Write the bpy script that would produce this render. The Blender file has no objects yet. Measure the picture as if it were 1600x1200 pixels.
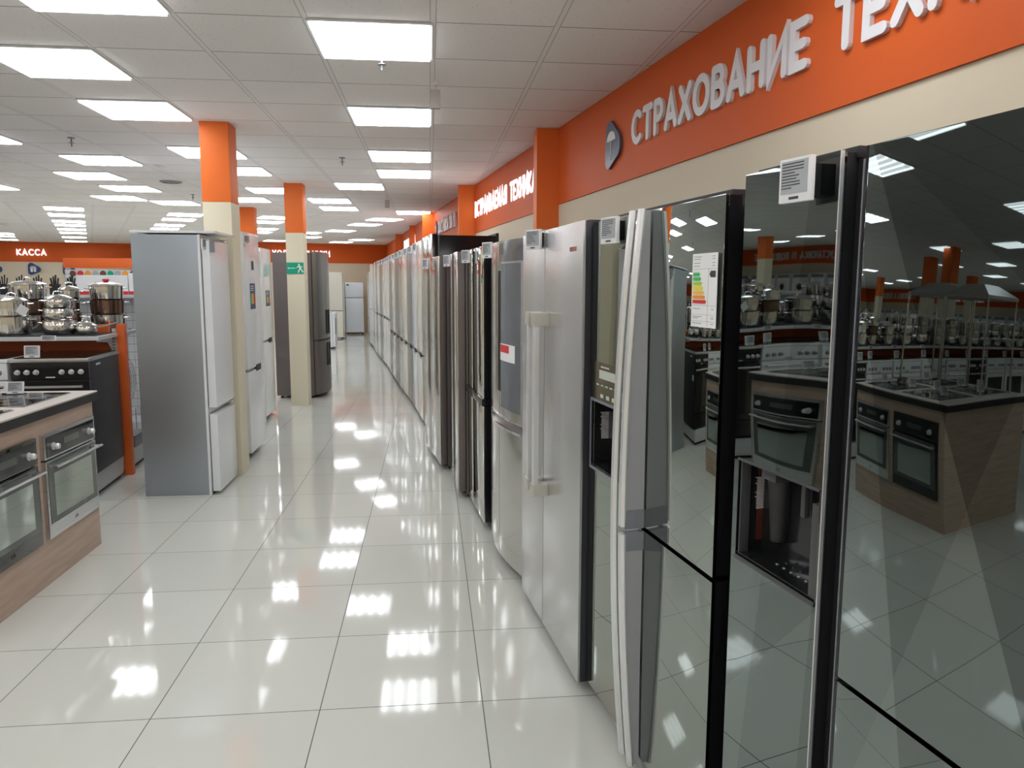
import bpy, bmesh, math, random
from mathutils import Vector, Matrix
R = random.Random(7)
S = bpy.context.scene
C = S.collection
PI = math.pi

# ---------------- camera, world, exposure ----------------
cam = bpy.data.objects.new('camera', bpy.data.cameras.new('camera'))
C.objects.link(cam)
S.camera = cam
cam.data.sensor_width = 36.0
cam.data.lens = 1205 / 1600 * 36
cam.data.clip_start = .05
cam.data.clip_end = 100
cam.location = (0, 0, 1.559)
cam.matrix_world = (Matrix.Translation((0, 0, 1.559)) @ Matrix.Rotation(-.1055, 4, 'Z') @
                    Matrix.Rotation(PI / 2 - .1288, 4, 'X') @ Matrix.Rotation(.0023, 4, 'Z'))
world = bpy.data.worlds.new('world')
S.world = world
world.use_nodes = True
world.node_tree.nodes['Background'].inputs[0].default_value = (.8, .9, 1, 1)
world.node_tree.nodes['Background'].inputs[1].default_value = .05
S.view_settings.view_transform = 'Standard'
S.view_settings.look = 'None'
S.view_settings.gamma = 1
S.view_settings.use_curve_mapping = False
S.view_settings.exposure = 0.06
LAMP = 7.0          # strength of the ceiling light diffusers
HC = 2.798

# ---------------- materials ----------------
def mat(name, col, rough=.5, metal=0.0, emit=0, spec=.5, coat=0, trans=0, ior=1.45, emcol=None):
    m = bpy.data.materials.new(name)
    m.use_nodes = True
    b = m.node_tree.nodes['Principled BSDF']
    b.inputs['Base Color'].default_value = (*col, 1)
    b.inputs['Roughness'].default_value = rough
    b.inputs['Metallic'].default_value = metal
    b.inputs['Specular IOR Level'].default_value = spec
    b.inputs['IOR'].default_value = ior
    if coat:
        b.inputs['Coat Weight'].default_value = coat
        b.inputs['Coat Roughness'].default_value = .03
    if trans:
        b.inputs['Transmission Weight'].default_value = trans
    if emit:
        b.inputs['Emission Color'].default_value = (*(emcol or col), 1)
        b.inputs['Emission Strength'].default_value = emit
    return m

class NT:
    def __init__(s, m):
        s.t = m.node_tree
        s.b = s.t.nodes['Principled BSDF']
    def n(s, typ, **k):
        o = s.t.nodes.new(typ)
        for a, v in k.items():
            setattr(o, a, v)
        return o
    def l(s, a, b):
        s.t.links.new(a, b)
    def math(s, op, a, b=None, c=None):
        o = s.n('ShaderNodeMath', operation=op)
        for i, v in enumerate((a, b, c)):
            if v is None:
                continue
            if isinstance(v, (int, float)):
                o.inputs[i].default_value = v
            else:
                s.l(v, o.inputs[i])
        return o.outputs[0]
    def obj(s, rot=0):
        tc = s.n('ShaderNodeTexCoord')
        if rot:
            r = s.n('ShaderNodeVectorRotate', rotation_type='Z_AXIS')
            s.l(tc.outputs['Object'], r.inputs['Vector'])
            r.inputs['Angle'].default_value = rot
            v = r.outputs[0]
        else:
            v = tc.outputs['Object']
        x = s.n('ShaderNodeSeparateXYZ')
        s.l(v, x.inputs[0])
        return v, x.outputs
    def mix(s, f, a, b):
        o = s.n('ShaderNodeMix', data_type='RGBA')
        for i, v in ((0, f), (6, a), (7, b)):
            if isinstance(v, (int, float)):
                o.inputs[i].default_value = v
            elif isinstance(v, tuple):
                o.inputs[i].default_value = (*v, 1)
            else:
                s.l(v, o.inputs[i])
        return o.outputs[2]
    def noise(s, vec, scale, detail=2, w=None):
        o = s.n('ShaderNodeTexNoise')
        o.inputs['Scale'].default_value = scale
        o.inputs['Detail'].default_value = detail
        s.l(vec, o.inputs['Vector'])
        return o.outputs['Fac']
    def bump(s, h, dist, strength=1):
        o = s.n('ShaderNodeBump')
        o.inputs['Distance'].default_value = dist
        o.inputs['Strength'].default_value = strength
        s.l(h, o.inputs['Height'])
        s.l(o.outputs[0], s.b.inputs['Normal'])

def floor_mat():
    m = mat('polished_porcelain_tile', (.66, .66, .60), .06, spec=.6)
    t = NT(m)
    v, xyz = t.obj()
    cx = t.math('DIVIDE', t.math('SUBTRACT', xyz[0], .1791), .6)
    cy = t.math('DIVIDE', t.math('SUBTRACT', xyz[1], 3.3254), .6)
    def edge(c):
        f = t.math('FRACT', c)
        d = t.math('MINIMUM', f, t.math('SUBTRACT', 1.0, f))
        return t.math('LESS_THAN', d, .0032)
    g = t.math('MAXIMUM', edge(cx), edge(cy))
    comb = t.n('ShaderNodeCombineXYZ')
    t.l(t.math('FLOOR', cx), comb.inputs[0])
    t.l(t.math('FLOOR', cy), comb.inputs[1])
    wn = t.n('ShaderNodeTexWhiteNoise', noise_dimensions='2D')
    t.l(comb.outputs[0], wn.inputs['Vector'])
    base = t.mix(wn.outputs['Value'], (.67, .68, .625), (.72, .73, .675))
    cl = t.noise(v, 2.2, 5)
    base = t.mix(t.math('MULTIPLY', cl, .25), base, (.55, .54, .47))
    col = t.mix(g, base, (.10, .095, .085))
    t.l(col, t.b.inputs['Base Color'])
    t.l(t.math('MULTIPLY_ADD', g, .5, .055), t.b.inputs['Roughness'])
    # gentle unevenness of the polished face
    b = t.noise(v, 3.0, 1)
    t.bump(b, .0025, .12)
    return m

def ceil_mat(rot, ox, oy):
    m = mat('suspended_ceiling_tile' + ('_turned' if rot else ''), (.6, .58, .56), .9, spec=.2)
    t = NT(m)
    v, xyz = t.obj(rot)
    cx = t.math('DIVIDE', t.math('SUBTRACT', xyz[0], ox), .6)
    cy = t.math('DIVIDE', t.math('SUBTRACT', xyz[1], oy), .6)
    def d(c):
        f = t.math('FRACT', c)
        return t.math('MINIMUM', f, t.math('SUBTRACT', 1.0, f))
    dx, dy = d(cx), d(cy)
    bar = t.math('LESS_THAN', dx, .020)
    bar_e = t.math('MULTIPLY', t.math('LESS_THAN', dx, .026), t.math('SUBTRACT', 1.0, bar))
    tr = t.math('LESS_THAN', dy, .005)
    comb = t.n('ShaderNodeCombineXYZ')
    t.l(t.math('FLOOR', cx), comb.inputs[0])
    t.l(t.math('FLOOR', cy), comb.inputs[1])
    wn = t.n('ShaderNodeTexWhiteNoise', noise_dimensions='2D')
    t.l(comb.outputs[0], wn.inputs['Vector'])
    base = t.mix(wn.outputs['Value'], (.92, .88, .855), (.97, .93, .905))
    sp = t.noise(v, 55, 3)
    base = t.mix(t.math('MULTIPLY', t.math('GREATER_THAN', sp, .66), .3), base, (.5, .48, .46))
    col = t.mix(tr, base, (.13, .12, .115))
    col = t.mix(bar_e, col, (.50, .48, .46))
    col = t.mix(bar, col, (.93, .90, .88))
    t.l(col, t.b.inputs['Base Color'])
    return m

def glass_mirror(name, col, lines=(), base=.5, rough=.015, wav=.12):
    """coated mirror glass; lines = list of (x1,z1,x2,z2,gain) half planes of the printed pattern"""
    m = mat(name, col, rough, 1.0)
    t = NT(m)
    v, xyz = t.obj()
    if lines:
        val = t.math('ADD', base, 0.0)
        for (x1, z1, x2, z2, g) in lines:
            x1, x2 = x1 - .456, x2 - .456      # the fridge's origin sits at the middle of its base
            nx, nz = (z2 - z1), -(x2 - x1)
            L = math.hypot(nx, nz)
            nx, nz = nx / L, nz / L
            s_ = t.math('GREATER_THAN', t.math('ADD', t.math('MULTIPLY', xyz[0], nx), t.math('MULTIPLY', xyz[2], nz)), nx * x1 + nz * z1)
            val = t.math('ADD', val, t.math('MULTIPLY', s_, g))
        val = t.math('MAXIMUM', val, .08)
        h = t.n('ShaderNodeVectorMath', operation='SCALE')
        h.inputs[0].default_value = col
        t.l(val, h.inputs['Scale'])
        t.l(h.outputs[0], t.b.inputs['Base Color'])
    t.bump(t.noise(v, 2.2, 1), .02, wav)
    return m

def wood_mat():
    m = mat('pale_oak_laminate', (.5, .36, .27), .45)
    t = NT(m)
    tc = t.n('ShaderNodeTexCoord')
    mp = t.n('ShaderNodeMapping')
    mp.inputs['Scale'].default_value = (1.2, 1.2, 14)
    t.l(tc.outputs['Object'], mp.inputs[0])
    f = t.noise(mp.outputs[0], 2.5, 6)
    col = t.mix(f, (.36, .25, .185), (.64, .50, .40))
    t.l(col, t.b.inputs['Base Color'])
    return m

def light_mat(name='lamp_diffuser'):
    m = mat(name, (.9, .95, 1), .5)
    t = NT(m)
    tc = t.n('ShaderNodeTexCoord')
    x = t.n('ShaderNodeSeparateXYZ')
    t.l(tc.outputs['Object'], x.inputs[0])
    w = t.math('SINE', t.math('MULTIPLY', x.outputs[0], 2 * PI / .14))
    w = t.math('MAXIMUM', w, 0.0)
    st = t.math('MULTIPLY_ADD', w, LAMP * 1.1, LAMP * .65)
    t.b.inputs['Emission Color'].default_value = (.94, .965, 1.0, 1)
    t.l(st, t.b.inputs['Emission Strength'])
    return m

def brushed(name, col, rough=.3, aniso=True):
    m = mat(name, col, rough, 1.0)
    t = NT(m)
    tc = t.n('ShaderNodeTexCoord')
    mp = t.n('ShaderNodeMapping')
    mp.inputs['Scale'].default_value = (1, 1, 160)
    t.l(tc.outputs['Object'], mp.inputs[0])
    f = t.noise(mp.outputs[0], 3, 3)
    t.l(t.math('MULTIPLY_ADD', f, .04, rough - .02), t.b.inputs['Roughness'])
    return m

M = dict(
    floor=floor_mat(), ceilA=ceil_mat(0, .0291, 3.292), ceilB=ceil_mat(-math.radians(22.4), .1, .1),
    beige=mat('beige_wall_paint', (.74, .65, .50), .6, spec=.25),
    orange=mat('orange_wall_paint', (.70, .12, .02), .5, spec=.25),
    colbeige=mat('cream_column_paint', (.76, .70, .53), .5, spec=.3),
    colorange=mat('bright_orange_column_paint', (.88, .19, .035), .45, spec=.3),
    lamp=light_mat(), lampframe=mat('white_lamp_frame', (.75, .75, .75), .4),
    f3=glass_mirror('dark_green_mirror_glass', (.36, .40, .375)),
    f1=glass_mirror('patterned_mirror_glass_right', (.76, .88, .86),
        lines=[(.481, 1.152, .545, .816, .10), (.531, .89, .685, 1.306, .04), (.599, 1.347, .779, .934, .09), (.419, 1.797, .717, 1.564, .02)], base=.10, wav=.2),
    f2=glass_mirror('patterned_mirror_glass_left', (.76, .88, .86),
        lines=[(.129, .921, .100, .697, .06), (.100, .697, .295, .897, .05), (.307, .948, .285, .579, .06), (.061, 1.311, .207, 1.411, .04)], base=.15, wav=.2),
    f7=glass_mirror('smoky_mirror_glass', (.62, .63, .60)),
    white=mat('white_enamel', (.80, .82, .84), .22, coat=.4),
    whitem=mat('white_plastic', (.78, .79, .80), .4),
    coolwhite=mat('bluish_white_enamel', (.72, .79, .88), .18, coat=.5),
    cream=mat('cream_enamel', (.80, .77, .68), .18, coat=.5),
    black=mat('black_lacquer', (.012, .012, .014), .12),
    blackm=mat('matt_black_plastic', (.015, .015, .017), .5),
    blackglass=mat('black_glass', (.010, .012, .011), .03, spec=.9),
    graphite=mat('graphite_cabinet_paint', (.022, .024, .030), .35),
    silver=mat('silver_metallic_paint', (.50, .50, .49), .16, .75),
    silverdoor=glass_mirror('bright_silver_door_steel', (.60, .59, .57), rough=.14, wav=.004),
    greydoor=mat('mid_grey_satin_door', (.30, .305, .30), .3, .6),
    boschdoor=mat('satin_silver_door', (.55, .55, .55), .24, .7),
    greyside=mat('grey_brown_cabinet_paint', (.165, .14, .135), .35, .4),
    darkside=mat('dark_blue_black_side', (.03, .03, .038), .3),
    steel=brushed('brushed_steel', (.62, .63, .64), .28),
    sidesteel=brushed('galvanised_side_steel', (.37, .41, .45), .38),
    steelpot=mat('polished_pot_steel', (.72, .71, .69), .10, 1),
    darkpot=mat('copper_brown_pot_steel', (.22, .14, .11), .15, .9),
    chrome=mat('chrome', (.85, .85, .86), .05, 1),
    greyplastic=mat('grey_plastic', (.22, .23, .26), .3),
    greypanel=mat('slate_grey_panel', (.16, .175, .20), .14, .4),
    alu=mat('satin_aluminium', (.74, .75, .76), .28, .6),
    wood=wood_mat(), worktop=mat('pale_worktop', (.62, .56, .50), .35), edge=mat('charcoal_worktop_edge', (.02, .02, .02), .5),
    ovenglass=mat('smoked_oven_glass', (.10, .115, .105), .04, .35, spec=.9),
    ovenwin=glass_mirror('reflective_oven_window', (.42, .47, .44), wav=.05),
    tagw=mat('tag_white', (.80, .80, .80), .4), tags=mat('tag_screen_grey', (.42, .44, .46), .15), ink=mat('dark_ink', (.04, .04, .045), .5),
    signgrey=mat('pale_grey_letter', (.80, .80, .82), .4),
    signlit=mat('backlit_white_letter', (.9, .93, 1), .4, emit=1.0, emcol=(.88, .92, 1)),
    blue=mat('navy_emblem', (.035, .075, .22), .3), slate=mat('slate_blue_emblem', (.10, .13, .20), .3),
    green=mat('exit_green', (.0, .36, .20), .4), whitep=mat('pure_white_print', (.85, .85, .85), .5),
    red=mat('red_print', (.70, .03, .04), .45), yellow=mat('yellow_print', (.85, .72, .03), .5),
    lime=mat('lime_print', (.45, .65, .06), .5), grn=mat('green_print', (.05, .48, .12), .5), org=mat('orange_print', (.85, .33, .03), .5),
    ltorg=mat('light_orange_print', (.88, .52, .08), .5), navy=mat('navy_print', (.03, .05, .12), .4),
    ororack=mat('orange_rack_steel', (.80, .15, .03), .35), rackw=mat('light_grey_rack_steel', (.62, .64, .65), .4),
    rubber=mat('black_rubber', (.02, .02, .02), .7), knobglass=mat('lid_glass', (.55, .58, .58), .05, .6),
    brownback=mat('dark_red_back_panel', (.30, .05, .02), .5),
)
def peg_mat():
    m = mat('white_pegboard', (.62, .65, .66), .5)
    t = NT(m)
    v, xyz = t.obj()
    a = t.math('LESS_THAN', t.math('FRACT', t.math('MULTIPLY', xyz[2], 12.0)), .06)
    b = t.math('LESS_THAN', t.math('FRACT', t.math('MULTIPLY', xyz[0], 16.0)), .06)
    t.l(t.mix(t.math('MAXIMUM', a, b), (.66, .68, .69), (.28, .29, .30)), t.b.inputs['Base Color'])
    return m
M['peg'] = peg_mat()
M['greymid'] = mat('mid_grey_handle_plastic', (.36, .36, .38), .35)
M['darktrim'] = mat('dark_grey_trim', (.06, .06, .065), .35)

# ---------------- mesh builder ----------------
class MB:
    """collects shapes into one mesh; off is subtracted so parts can be given in handy coordinates"""
    def __init__(s, off=(0, 0, 0)):
        s.bm = bmesh.new()
        s.off = Vector(off)
    def box(s, x0, x1, y0, y1, z0, z1, bev=0, seg=2, rot=None, piv=None):
        vs = [s.bm.verts.new((x, y, z)) for z in (z0, z1) for (x, y) in ((x0, y0), (x1, y0), (x1, y1), (x0, y1))]
        fs = [(0, 3, 2, 1), (4, 5, 6, 7), (0, 1, 5, 4), (1, 2, 6, 5), (2, 3, 7, 6), (3, 0, 4, 7)]
        F = [s.bm.faces.new([vs[i] for i in f]) for f in fs]
        geo = vs
        if bev:
            bev = min(bev, abs(x1 - x0) * .45, abs(y1 - y0) * .45, abs(z1 - z0) * .45)
            es = list({e for f in F for e in f.edges})
            r = bmesh.ops.bevel(s.bm, geom=es, offset=bev, segments=seg, affect='EDGES', profile=.7)
            geo = list({v for f in r['faces'] for v in f.verts} | {v for v in vs if v.is_valid})
        if rot is not None:
            p = Vector(piv if piv else ((x0 + x1) / 2, (y0 + y1) / 2, (z0 + z1) / 2))
            for v in geo:
                v.co = p + rot @ (v.co - p)
        return s
    def prism(s, pts, fn, t0, t1):
        """polygon pts (a,b) extruded between t0 and t1; fn(a,b,t)->xyz"""
        A = [s.bm.verts.new(fn(a, b, t0)) for a, b in pts]
        B = [s.bm.verts.new(fn(a, b, t1)) for a, b in pts]
        n = len(pts)
        s.bm.faces.new(A)
        s.bm.faces.new(B[::-1])
        for i in range(n):
            s.bm.faces.new((A[i], B[i], B[(i + 1) % n], A[(i + 1) % n]))
        return s
    def lathe(s, prof, c=(0, 0, 0), seg=24, axis='Z', cap=True):
        rings = []
        for r, h in prof:
            ring = []
            for k in range(seg):
                a = 2 * PI * k / seg
                p = (r * math.cos(a), r * math.sin(a), h)
                if axis == 'X':
                    p = (h, p[0], p[1])
                elif axis == 'Y':
                    p = (p[1], h, p[0])
                ring.append(s.bm.verts.new(Vector(c) + Vector(p)))
            rings.append(ring)
        for i in range(len(rings) - 1):
            for k in range(seg):
                s.bm.faces.new((rings[i][k], rings[i][(k + 1) % seg], rings[i + 1][(k + 1) % seg], rings[i + 1][k]))
        if cap:
            s.bm.faces.new(rings[0][::-1])
            s.bm.faces.new(rings[-1])
        return s
    def tube(s, pts, r, seg=8, closed=False, flat=None):
        pts = [Vector(p) for p in pts]
        n = len(pts)
        rings = []
        prev = None
        for i, p in enumerate(pts):
            if closed:
                d = (pts[(i + 1) % n] - pts[i - 1]).normalized()
            else:
                d = (pts[min(i + 1, n - 1)] - pts[max(i - 1, 0)]).normalized()
            u = prev if prev is not None else (Vector((0, 0, 1)) if abs(d.z) < .9 else Vector((1, 0, 0)))
            u = (u - d * u.dot(d)).normalized()
            prev = u
            w = d.cross(u)
            a_, b_ = (r, r) if flat is None else flat
            rings.append([s.bm.verts.new(p + u * (a_ * math.cos(2 * PI * k / seg)) + w * (b_ * math.sin(2 * PI * k / seg))) for k in range(seg)])
        m = n if closed else n - 1
        for i in range(m):
            A, B = rings[i], rings[(i + 1) % n]
            for k in range(seg):
                s.bm.faces.new((A[k], A[(k + 1) % seg], B[(k + 1) % seg], B[k]))
        if not closed:
            s.bm.faces.new(rings[0][::-1])
            s.bm.faces.new(rings[-1])
        return s
    def sweep(s, stations):
        """stations: list of closed loops (same count) joined into a solid"""
        rings = [[s.bm.verts.new(p) for p in st] for st in stations]
        k = len(rings[0])
        for i in range(len(rings) - 1):
            for j in range(k):
                s.bm.faces.new((rings[i][j], rings[i][(j + 1) % k], rings[i + 1][(j + 1) % k], rings[i + 1][j]))
        s.bm.faces.new(rings[0][::-1])
        s.bm.faces.new(rings[-1])
        return s
    def ribbon(s, pts, hw, fn, t0, t1, closed=False):
        """a flat stroke of half width hw along pts (a,b), round ends, extruded t0..t1"""
        P = [Vector((a, b)) for a, b in pts]
        n = len(P)
        L, Rr = [], []
        for i in range(n):
            if closed:
                d1 = (P[i] - P[i - 1]).normalized(); d2 = (P[(i + 1) % n] - P[i]).normalized()
            else:
                d1 = (P[i] - P[i - 1]).normalized() if i else (P[1] - P[0]).normalized()
                d2 = (P[i + 1] - P[i]).normalized() if i < n - 1 else d1
            n1 = Vector((-d1.y, d1.x)); n2 = Vector((-d2.y, d2.x))
            m = n1 + n2
            if m.length < .2:
                m = n1
            m.normalize()
            k = hw / max(.45, m.dot(n1))
            L.append(P[i] + m * k); Rr.append(P[i] - m * k)
        def V(p, t):
            return s.bm.verts.new(fn(p.x, p.y, t))
        LF = [V(p, t1) for p in L]; RF = [V(p, t1) for p in Rr]
        LB = [V(p, t0) for p in L]; RB = [V(p, t0) for p in Rr]
        m = n if closed else n - 1
        for i in range(m):
            j = (i + 1) % n
            s.bm.faces.new((LF[i], RF[i], RF[j], LF[j]))
            s.bm.faces.new((LB[i], LB[j], RB[j], RB[i]))
            s.bm.faces.new((LF[i], LF[j], LB[j], LB[i]))
            s.bm.faces.new((RF[i], RB[i], RB[j], RF[j]))
        if not closed:
            for (c, d, lf, rf, lb, rb) in ((P[0], (P[0] - P[1]).normalized(), LF[0], RF[0], LB[0], RB[0]), (P[-1], (P[-1] - P[-2]).normalized(), LF[-1], RF[-1], LB[-1], RB[-1])):
                nn = Vector((-d.y, d.x))
                lc = s.bm.verts
                a = (Vector((0, 0)))
                side = 1 if c is P[-1] else -1
                arc = [c + nn * (side * hw * math.cos(q * PI / 5)) + d * (hw * math.sin(q * PI / 5)) for q in range(1, 5)]
                fa = [V(p, t1) for p in arc]; ba = [V(p, t0) for p in arc]
                s.bm.faces.new([lf] + fa + [rf])
                s.bm.faces.new(([lb] + ba + [rb])[::-1])
                ch = [lf] + fa + [rf]; cb = [lb] + ba + [rb]
                for i in range(len(ch) - 1):
                    s.bm.faces.new((ch[i], cb[i], cb[i + 1], ch[i + 1]))
        return s
    def build(s, name, m, parent=None, smooth=True, label=None, recalc=True):
        for v in s.bm.verts:
            v.co -= s.off
        if recalc:
            bmesh.ops.recalc_face_normals(s.bm, faces=s.bm.faces[:])
        me = bpy.data.meshes.new(name)
        s.bm.to_mesh(me)
        s.bm.free()
        me.materials.append(M[m] if isinstance(m, str) else m)
        o = bpy.data.objects.new(name, me)
        C.objects.link(o)
        if parent is not None:
            o.parent = parent
        if smooth:
            for p in me.polygons:
                p.use_smooth = True
            me.set_sharp_from_angle(angle=math.radians(35))
        if label:
            o['label'] = label
        return o

def tag(o, label, cat, group=None):
    o['label'] = label
    o['category'] = cat
    if group:
        o['group'] = group
    return o

def thing(name, label, cat, loc=(0, 0, 0), rz=0, group=None):
    o = bpy.data.objects.new(name, None)
    o.empty_display_size = .1
    C.objects.link(o)
    o.location = loc
    o.rotation_euler = (0, 0, rz)
    return tag(o, label, cat, group)

def struct(o):
    o['kind'] = 'structure'
    return o

def dup(root, loc, rz=None, label=None, group=None, scale=None):
    r = root.copy(); C.objects.link(r); r.location = loc
    if rz is not None:
        r.rotation_euler = (0, 0, rz)
    if label: r['label'] = label
    if group: r['group'] = group
    if scale: r.scale = scale
    for ch in list(root.children):
        c = ch.copy(); C.objects.link(c); c.parent = r
        for g in list(ch.children):
            d = g.copy(); C.objects.link(d); d.parent = c
    return r

def rot2(x, y, a):
    return (x * math.cos(a) - y * math.sin(a), x * math.sin(a) + y * math.cos(a))

ORD = ['first', 'second', 'third', 'fourth', 'fifth', 'sixth', 'seventh', 'eighth', 'ninth', 'tenth', 'eleventh', 'twelfth', 'thirteenth',
       'fourteenth', 'fifteenth', 'sixteenth', 'seventeenth', 'eighteenth', 'nineteenth', 'twentieth', 'twenty-first', 'twenty-second', 'twenty-third', 'twenty-fourth']

# ---------------- stroke lettering ----------------
def arc(cx, cy, rx, ry, a0, a1, n=10):
    return [(cx + rx * math.cos(math.radians(a0 + (a1 - a0) * i / n)), cy + ry * math.sin(math.radians(a0 + (a1 - a0) * i / n))) for i in range(n + 1)]
def bowl(x0, x1, y0, y1):
    r = (y1 - y0) / 2
    rx = min(r, x1 - x0)
    return [(x0, y1)] + arc(x1 - rx, y0 + r, rx, r, 90, -90, 8) + [(x0, y0)]
GL = {
 'А': (.74, [[(0, 0), (.37, 1), (.74, 0)], [(.15, .3), (.59, .3)]]),
 'В': (.58, [[(0, 0), (0, 1)], bowl(0, .52, .54, 1), bowl(0, .58, 0, .54)]),
 'Д': (.80, [[(.16, .12), (.28, 1), (.66, 1), (.66, .12)], [(0, -.12), (0, .12), (.80, .12), (.80, -.12)]]),
 'Е': (.52, [[(.52, 1), (0, 1), (0, 0), (.52, 0)], [(0, .5), (.46, .5)]]),
 'З': (.56, [arc(.26, .76, .28, .24, 150, -80, 8) , arc(.26, .27, .30, .27, 80, -150, 8)]),
 'И': (.66, [[(0, 1), (0, 0), (.66, 1), (.66, 0)]]),
 'К': (.60, [[(0, 0), (0, 1)], [(.58, 1), (.04, .48), (.62, 0)]]),
 'Л': (.68, [[(0, 0), (.12, .1), (.2, 1), (.68, 1), (.68, 0)]]),
 'М': (.80, [[(0, 0), (.04, 1), (.40, .30), (.76, 1), (.80, 0)]]),
 'Н': (.64, [[(0, 0), (0, 1)], [(.64, 0), (.64, 1)], [(0, .5), (.64, .5)]]),
 'О': (.86, [('c', arc(.43, .5, .43, .5, 0, 345, 23))]),
 'П': (.62, [[(0, 0), (0, 1), (.62, 1), (.62, 0)]]),
 'Р': (.54, [[(0, 0), (0, 1)], bowl(0, .54, .44, 1)]),
 'С': (.70, [arc(.42, .5, .42, .5, 50, 310, 14)]),
 'Т': (.64, [[(0, 1), (.64, 1)], [(.32, 1), (.32, 0)]]),
 'У': (.64, [[(0, 1), (.34, .36)], [(.64, 1), (.22, 0)]]),
 'Х': (.66, [[(0, 1), (.66, 0)], [(.66, 1), (0, 0)]]),
 'Ц': (.70, [[(0, 1), (0, 0), (.66, 0), (.66, -.15)], [(.56, 1), (.56, 0)]]),
 'Ч': (.56, [[(0, 1), (0, .6), (.12, .42), (.56, .42)], [(.56, 1), (.56, 0)]]),
 'Ь': (.54, [[(0, 1), (0, 0)], bowl(0, .54, 0, .56)]),
 'Ю': (1.0, [[(0, 0), (0, 1)], [(0, .5), (.24, .5)], ('c', arc(.62, .5, .38, .5, 0, 345, 20))]),
 'Я': (.56, [[(.56, 0), (.56, 1)], [(.56 - a, b) for a, b in bowl(0, .54, .44, 1)], [(.28, .44), (0, 0)]]),
 '1': (.3, [[(0, .78), (.26, 1), (.26, 0)]]),
 'I': (.05, [[(0, 0), (0, 1)]]),
 'L': (.5, [[(0, 1), (0, 0), (.5, 0)]]),
 'G': (.76, [arc(.42, .5, .42, .5, 50, 340, 14) + [(.80, .5), (.5, .5)]]),
}
GL.update({'H': GL['Н'], 'T': GL['Т'], 'A': GL['А'], 'C': GL['С']})
def sign_text(text, length, hgt, hw, name, label, cat, base, dirv, m, depth=.03, part='letter', parent=None, group=None):
    """letters of height hgt from base along dirv (unit xy), facing the left hand normal's opposite"""
    gap = .34
    tot = 0
    for ch in text:
        tot += (.5 if ch == ' ' else GL[ch][0]) + gap
    tot -= gap
    sx = (length - 2 * hw * hgt) / tot
    dx, dy = dirv
    nx, ny = dy, -dx            # faces this way
    if parent is None:
        parent = thing(name, label, cat, base, math.atan2(dy, dx), group)
        fn = lambda a, b, t: (a, -t, b)
    else:
        bx, bz = base
        fn = lambda a, b, t: (bx + a, -t, bz + b)
    x = hw * hgt
    for ch in text:
        if ch == ' ':
            x += (.5 + gap) * sx
            continue
        w, st = GL[ch]
        mb = MB()
        for k, stx in enumerate(st):
            cl = isinstance(stx, tuple)
            pts = stx[1] if cl else stx
            pts = [(x + a * sx, hw * hgt + b * hgt * (1 - 2 * hw)) for a, b in pts]
            mb.ribbon(pts, hw * hgt, fn, 0, depth + k * .0004, cl)
        mb.build(part, m, parent, smooth=False)
        x += (w + gap) * sx
    return parent

# ---------------- room shell ----------------
struct(MB().box(-18, 3.2, -6, 27.5, -.12, 0).build('floor', 'floor', smooth=False))
fnz = lambda a, b, t: (a, b, t)
yb = lambda x: 14.2 + .2 * x
struct(MB().prism([(-18, -6), (3.2, -6), (3.2, yb(3.2)), (-18, yb(-18))], fnz, HC, HC + .1).build('ceiling', 'ceilA', smooth=False))
struct(MB().prism([(-18, yb(-18)), (3.2, yb(3.2)), (3.2, 27.5), (-18, 27.5)], fnz, HC, HC + .1).build('ceiling', 'ceilB', smooth=False))
WX = lambda y: 1.06 - .1265 * (y - 6.23)
def wall_quad(name, p, q, off, z0, z1, m, th=.15):
    """wall slab from p to q, thickness to the right of p->q, shifted off to the left"""
    p, q = Vector(p), Vector(q)
    d = (q - p).normalized(); n = Vector((d.y, -d.x))
    a, b = p - n * off, q - n * off
    c, e = b + n * th, a + n * th
    return struct(MB().prism([tuple(a), tuple(b), tuple(c), tuple(e)], fnz, z0, z1).build(name, m, smooth=False))
far_r = (WX(25.56), 25.56)
wall_quad('wall_right', (WX(-6) , -6), far_r, 0, 0, HC, 'beige')
fr = Vector((WX(-6), -6)), Vector(far_r)
wall_quad('wall_far', (-8.2, 23.22), (WX(25.56), 25.56), .15, 0, HC, 'beige')
wall_quad('wall_left', (-17.5, 24.2), (-17.5, -6), 0, 0, HC, 'beige')
wall_quad('wall_checkout', (-17.6, 23.93), (-8.2, 26.08), .15, 0, HC, 'beige')
wall_quad('wall_return', (-8.2, 26.2), (-8.2, 23.1), .15, 0, HC, 'beige')
wall_quad('wall_back', (-18, -5.9), (3.2, -5.9), 0, 0, HC, 'beige')
# raised orange band above 2.2 m
def band(n, p, q):
    p, q = Vector(p), Vector(q)
    d = (q - p).normalized(); nn = Vector((-d.y, d.x))
    # room side is on the left of p->q for these calls
    a, b = p, q
    c, e = q + nn * .012, p + nn * .012
    return struct(MB().prism([tuple(a), tuple(b), tuple(c), tuple(e)], fnz, 2.2, HC - .001).build('trim_%d' % n, 'orange', smooth=False))
band(1, (WX(-5.9), -5.9), far_r)
band(2, far_r, (-8.2, 23.22))
band(3, (-8.25, 26.07), (-17.5, 23.95))
band(4, (-17.5, 24), (-17.5, -5.9))
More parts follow.
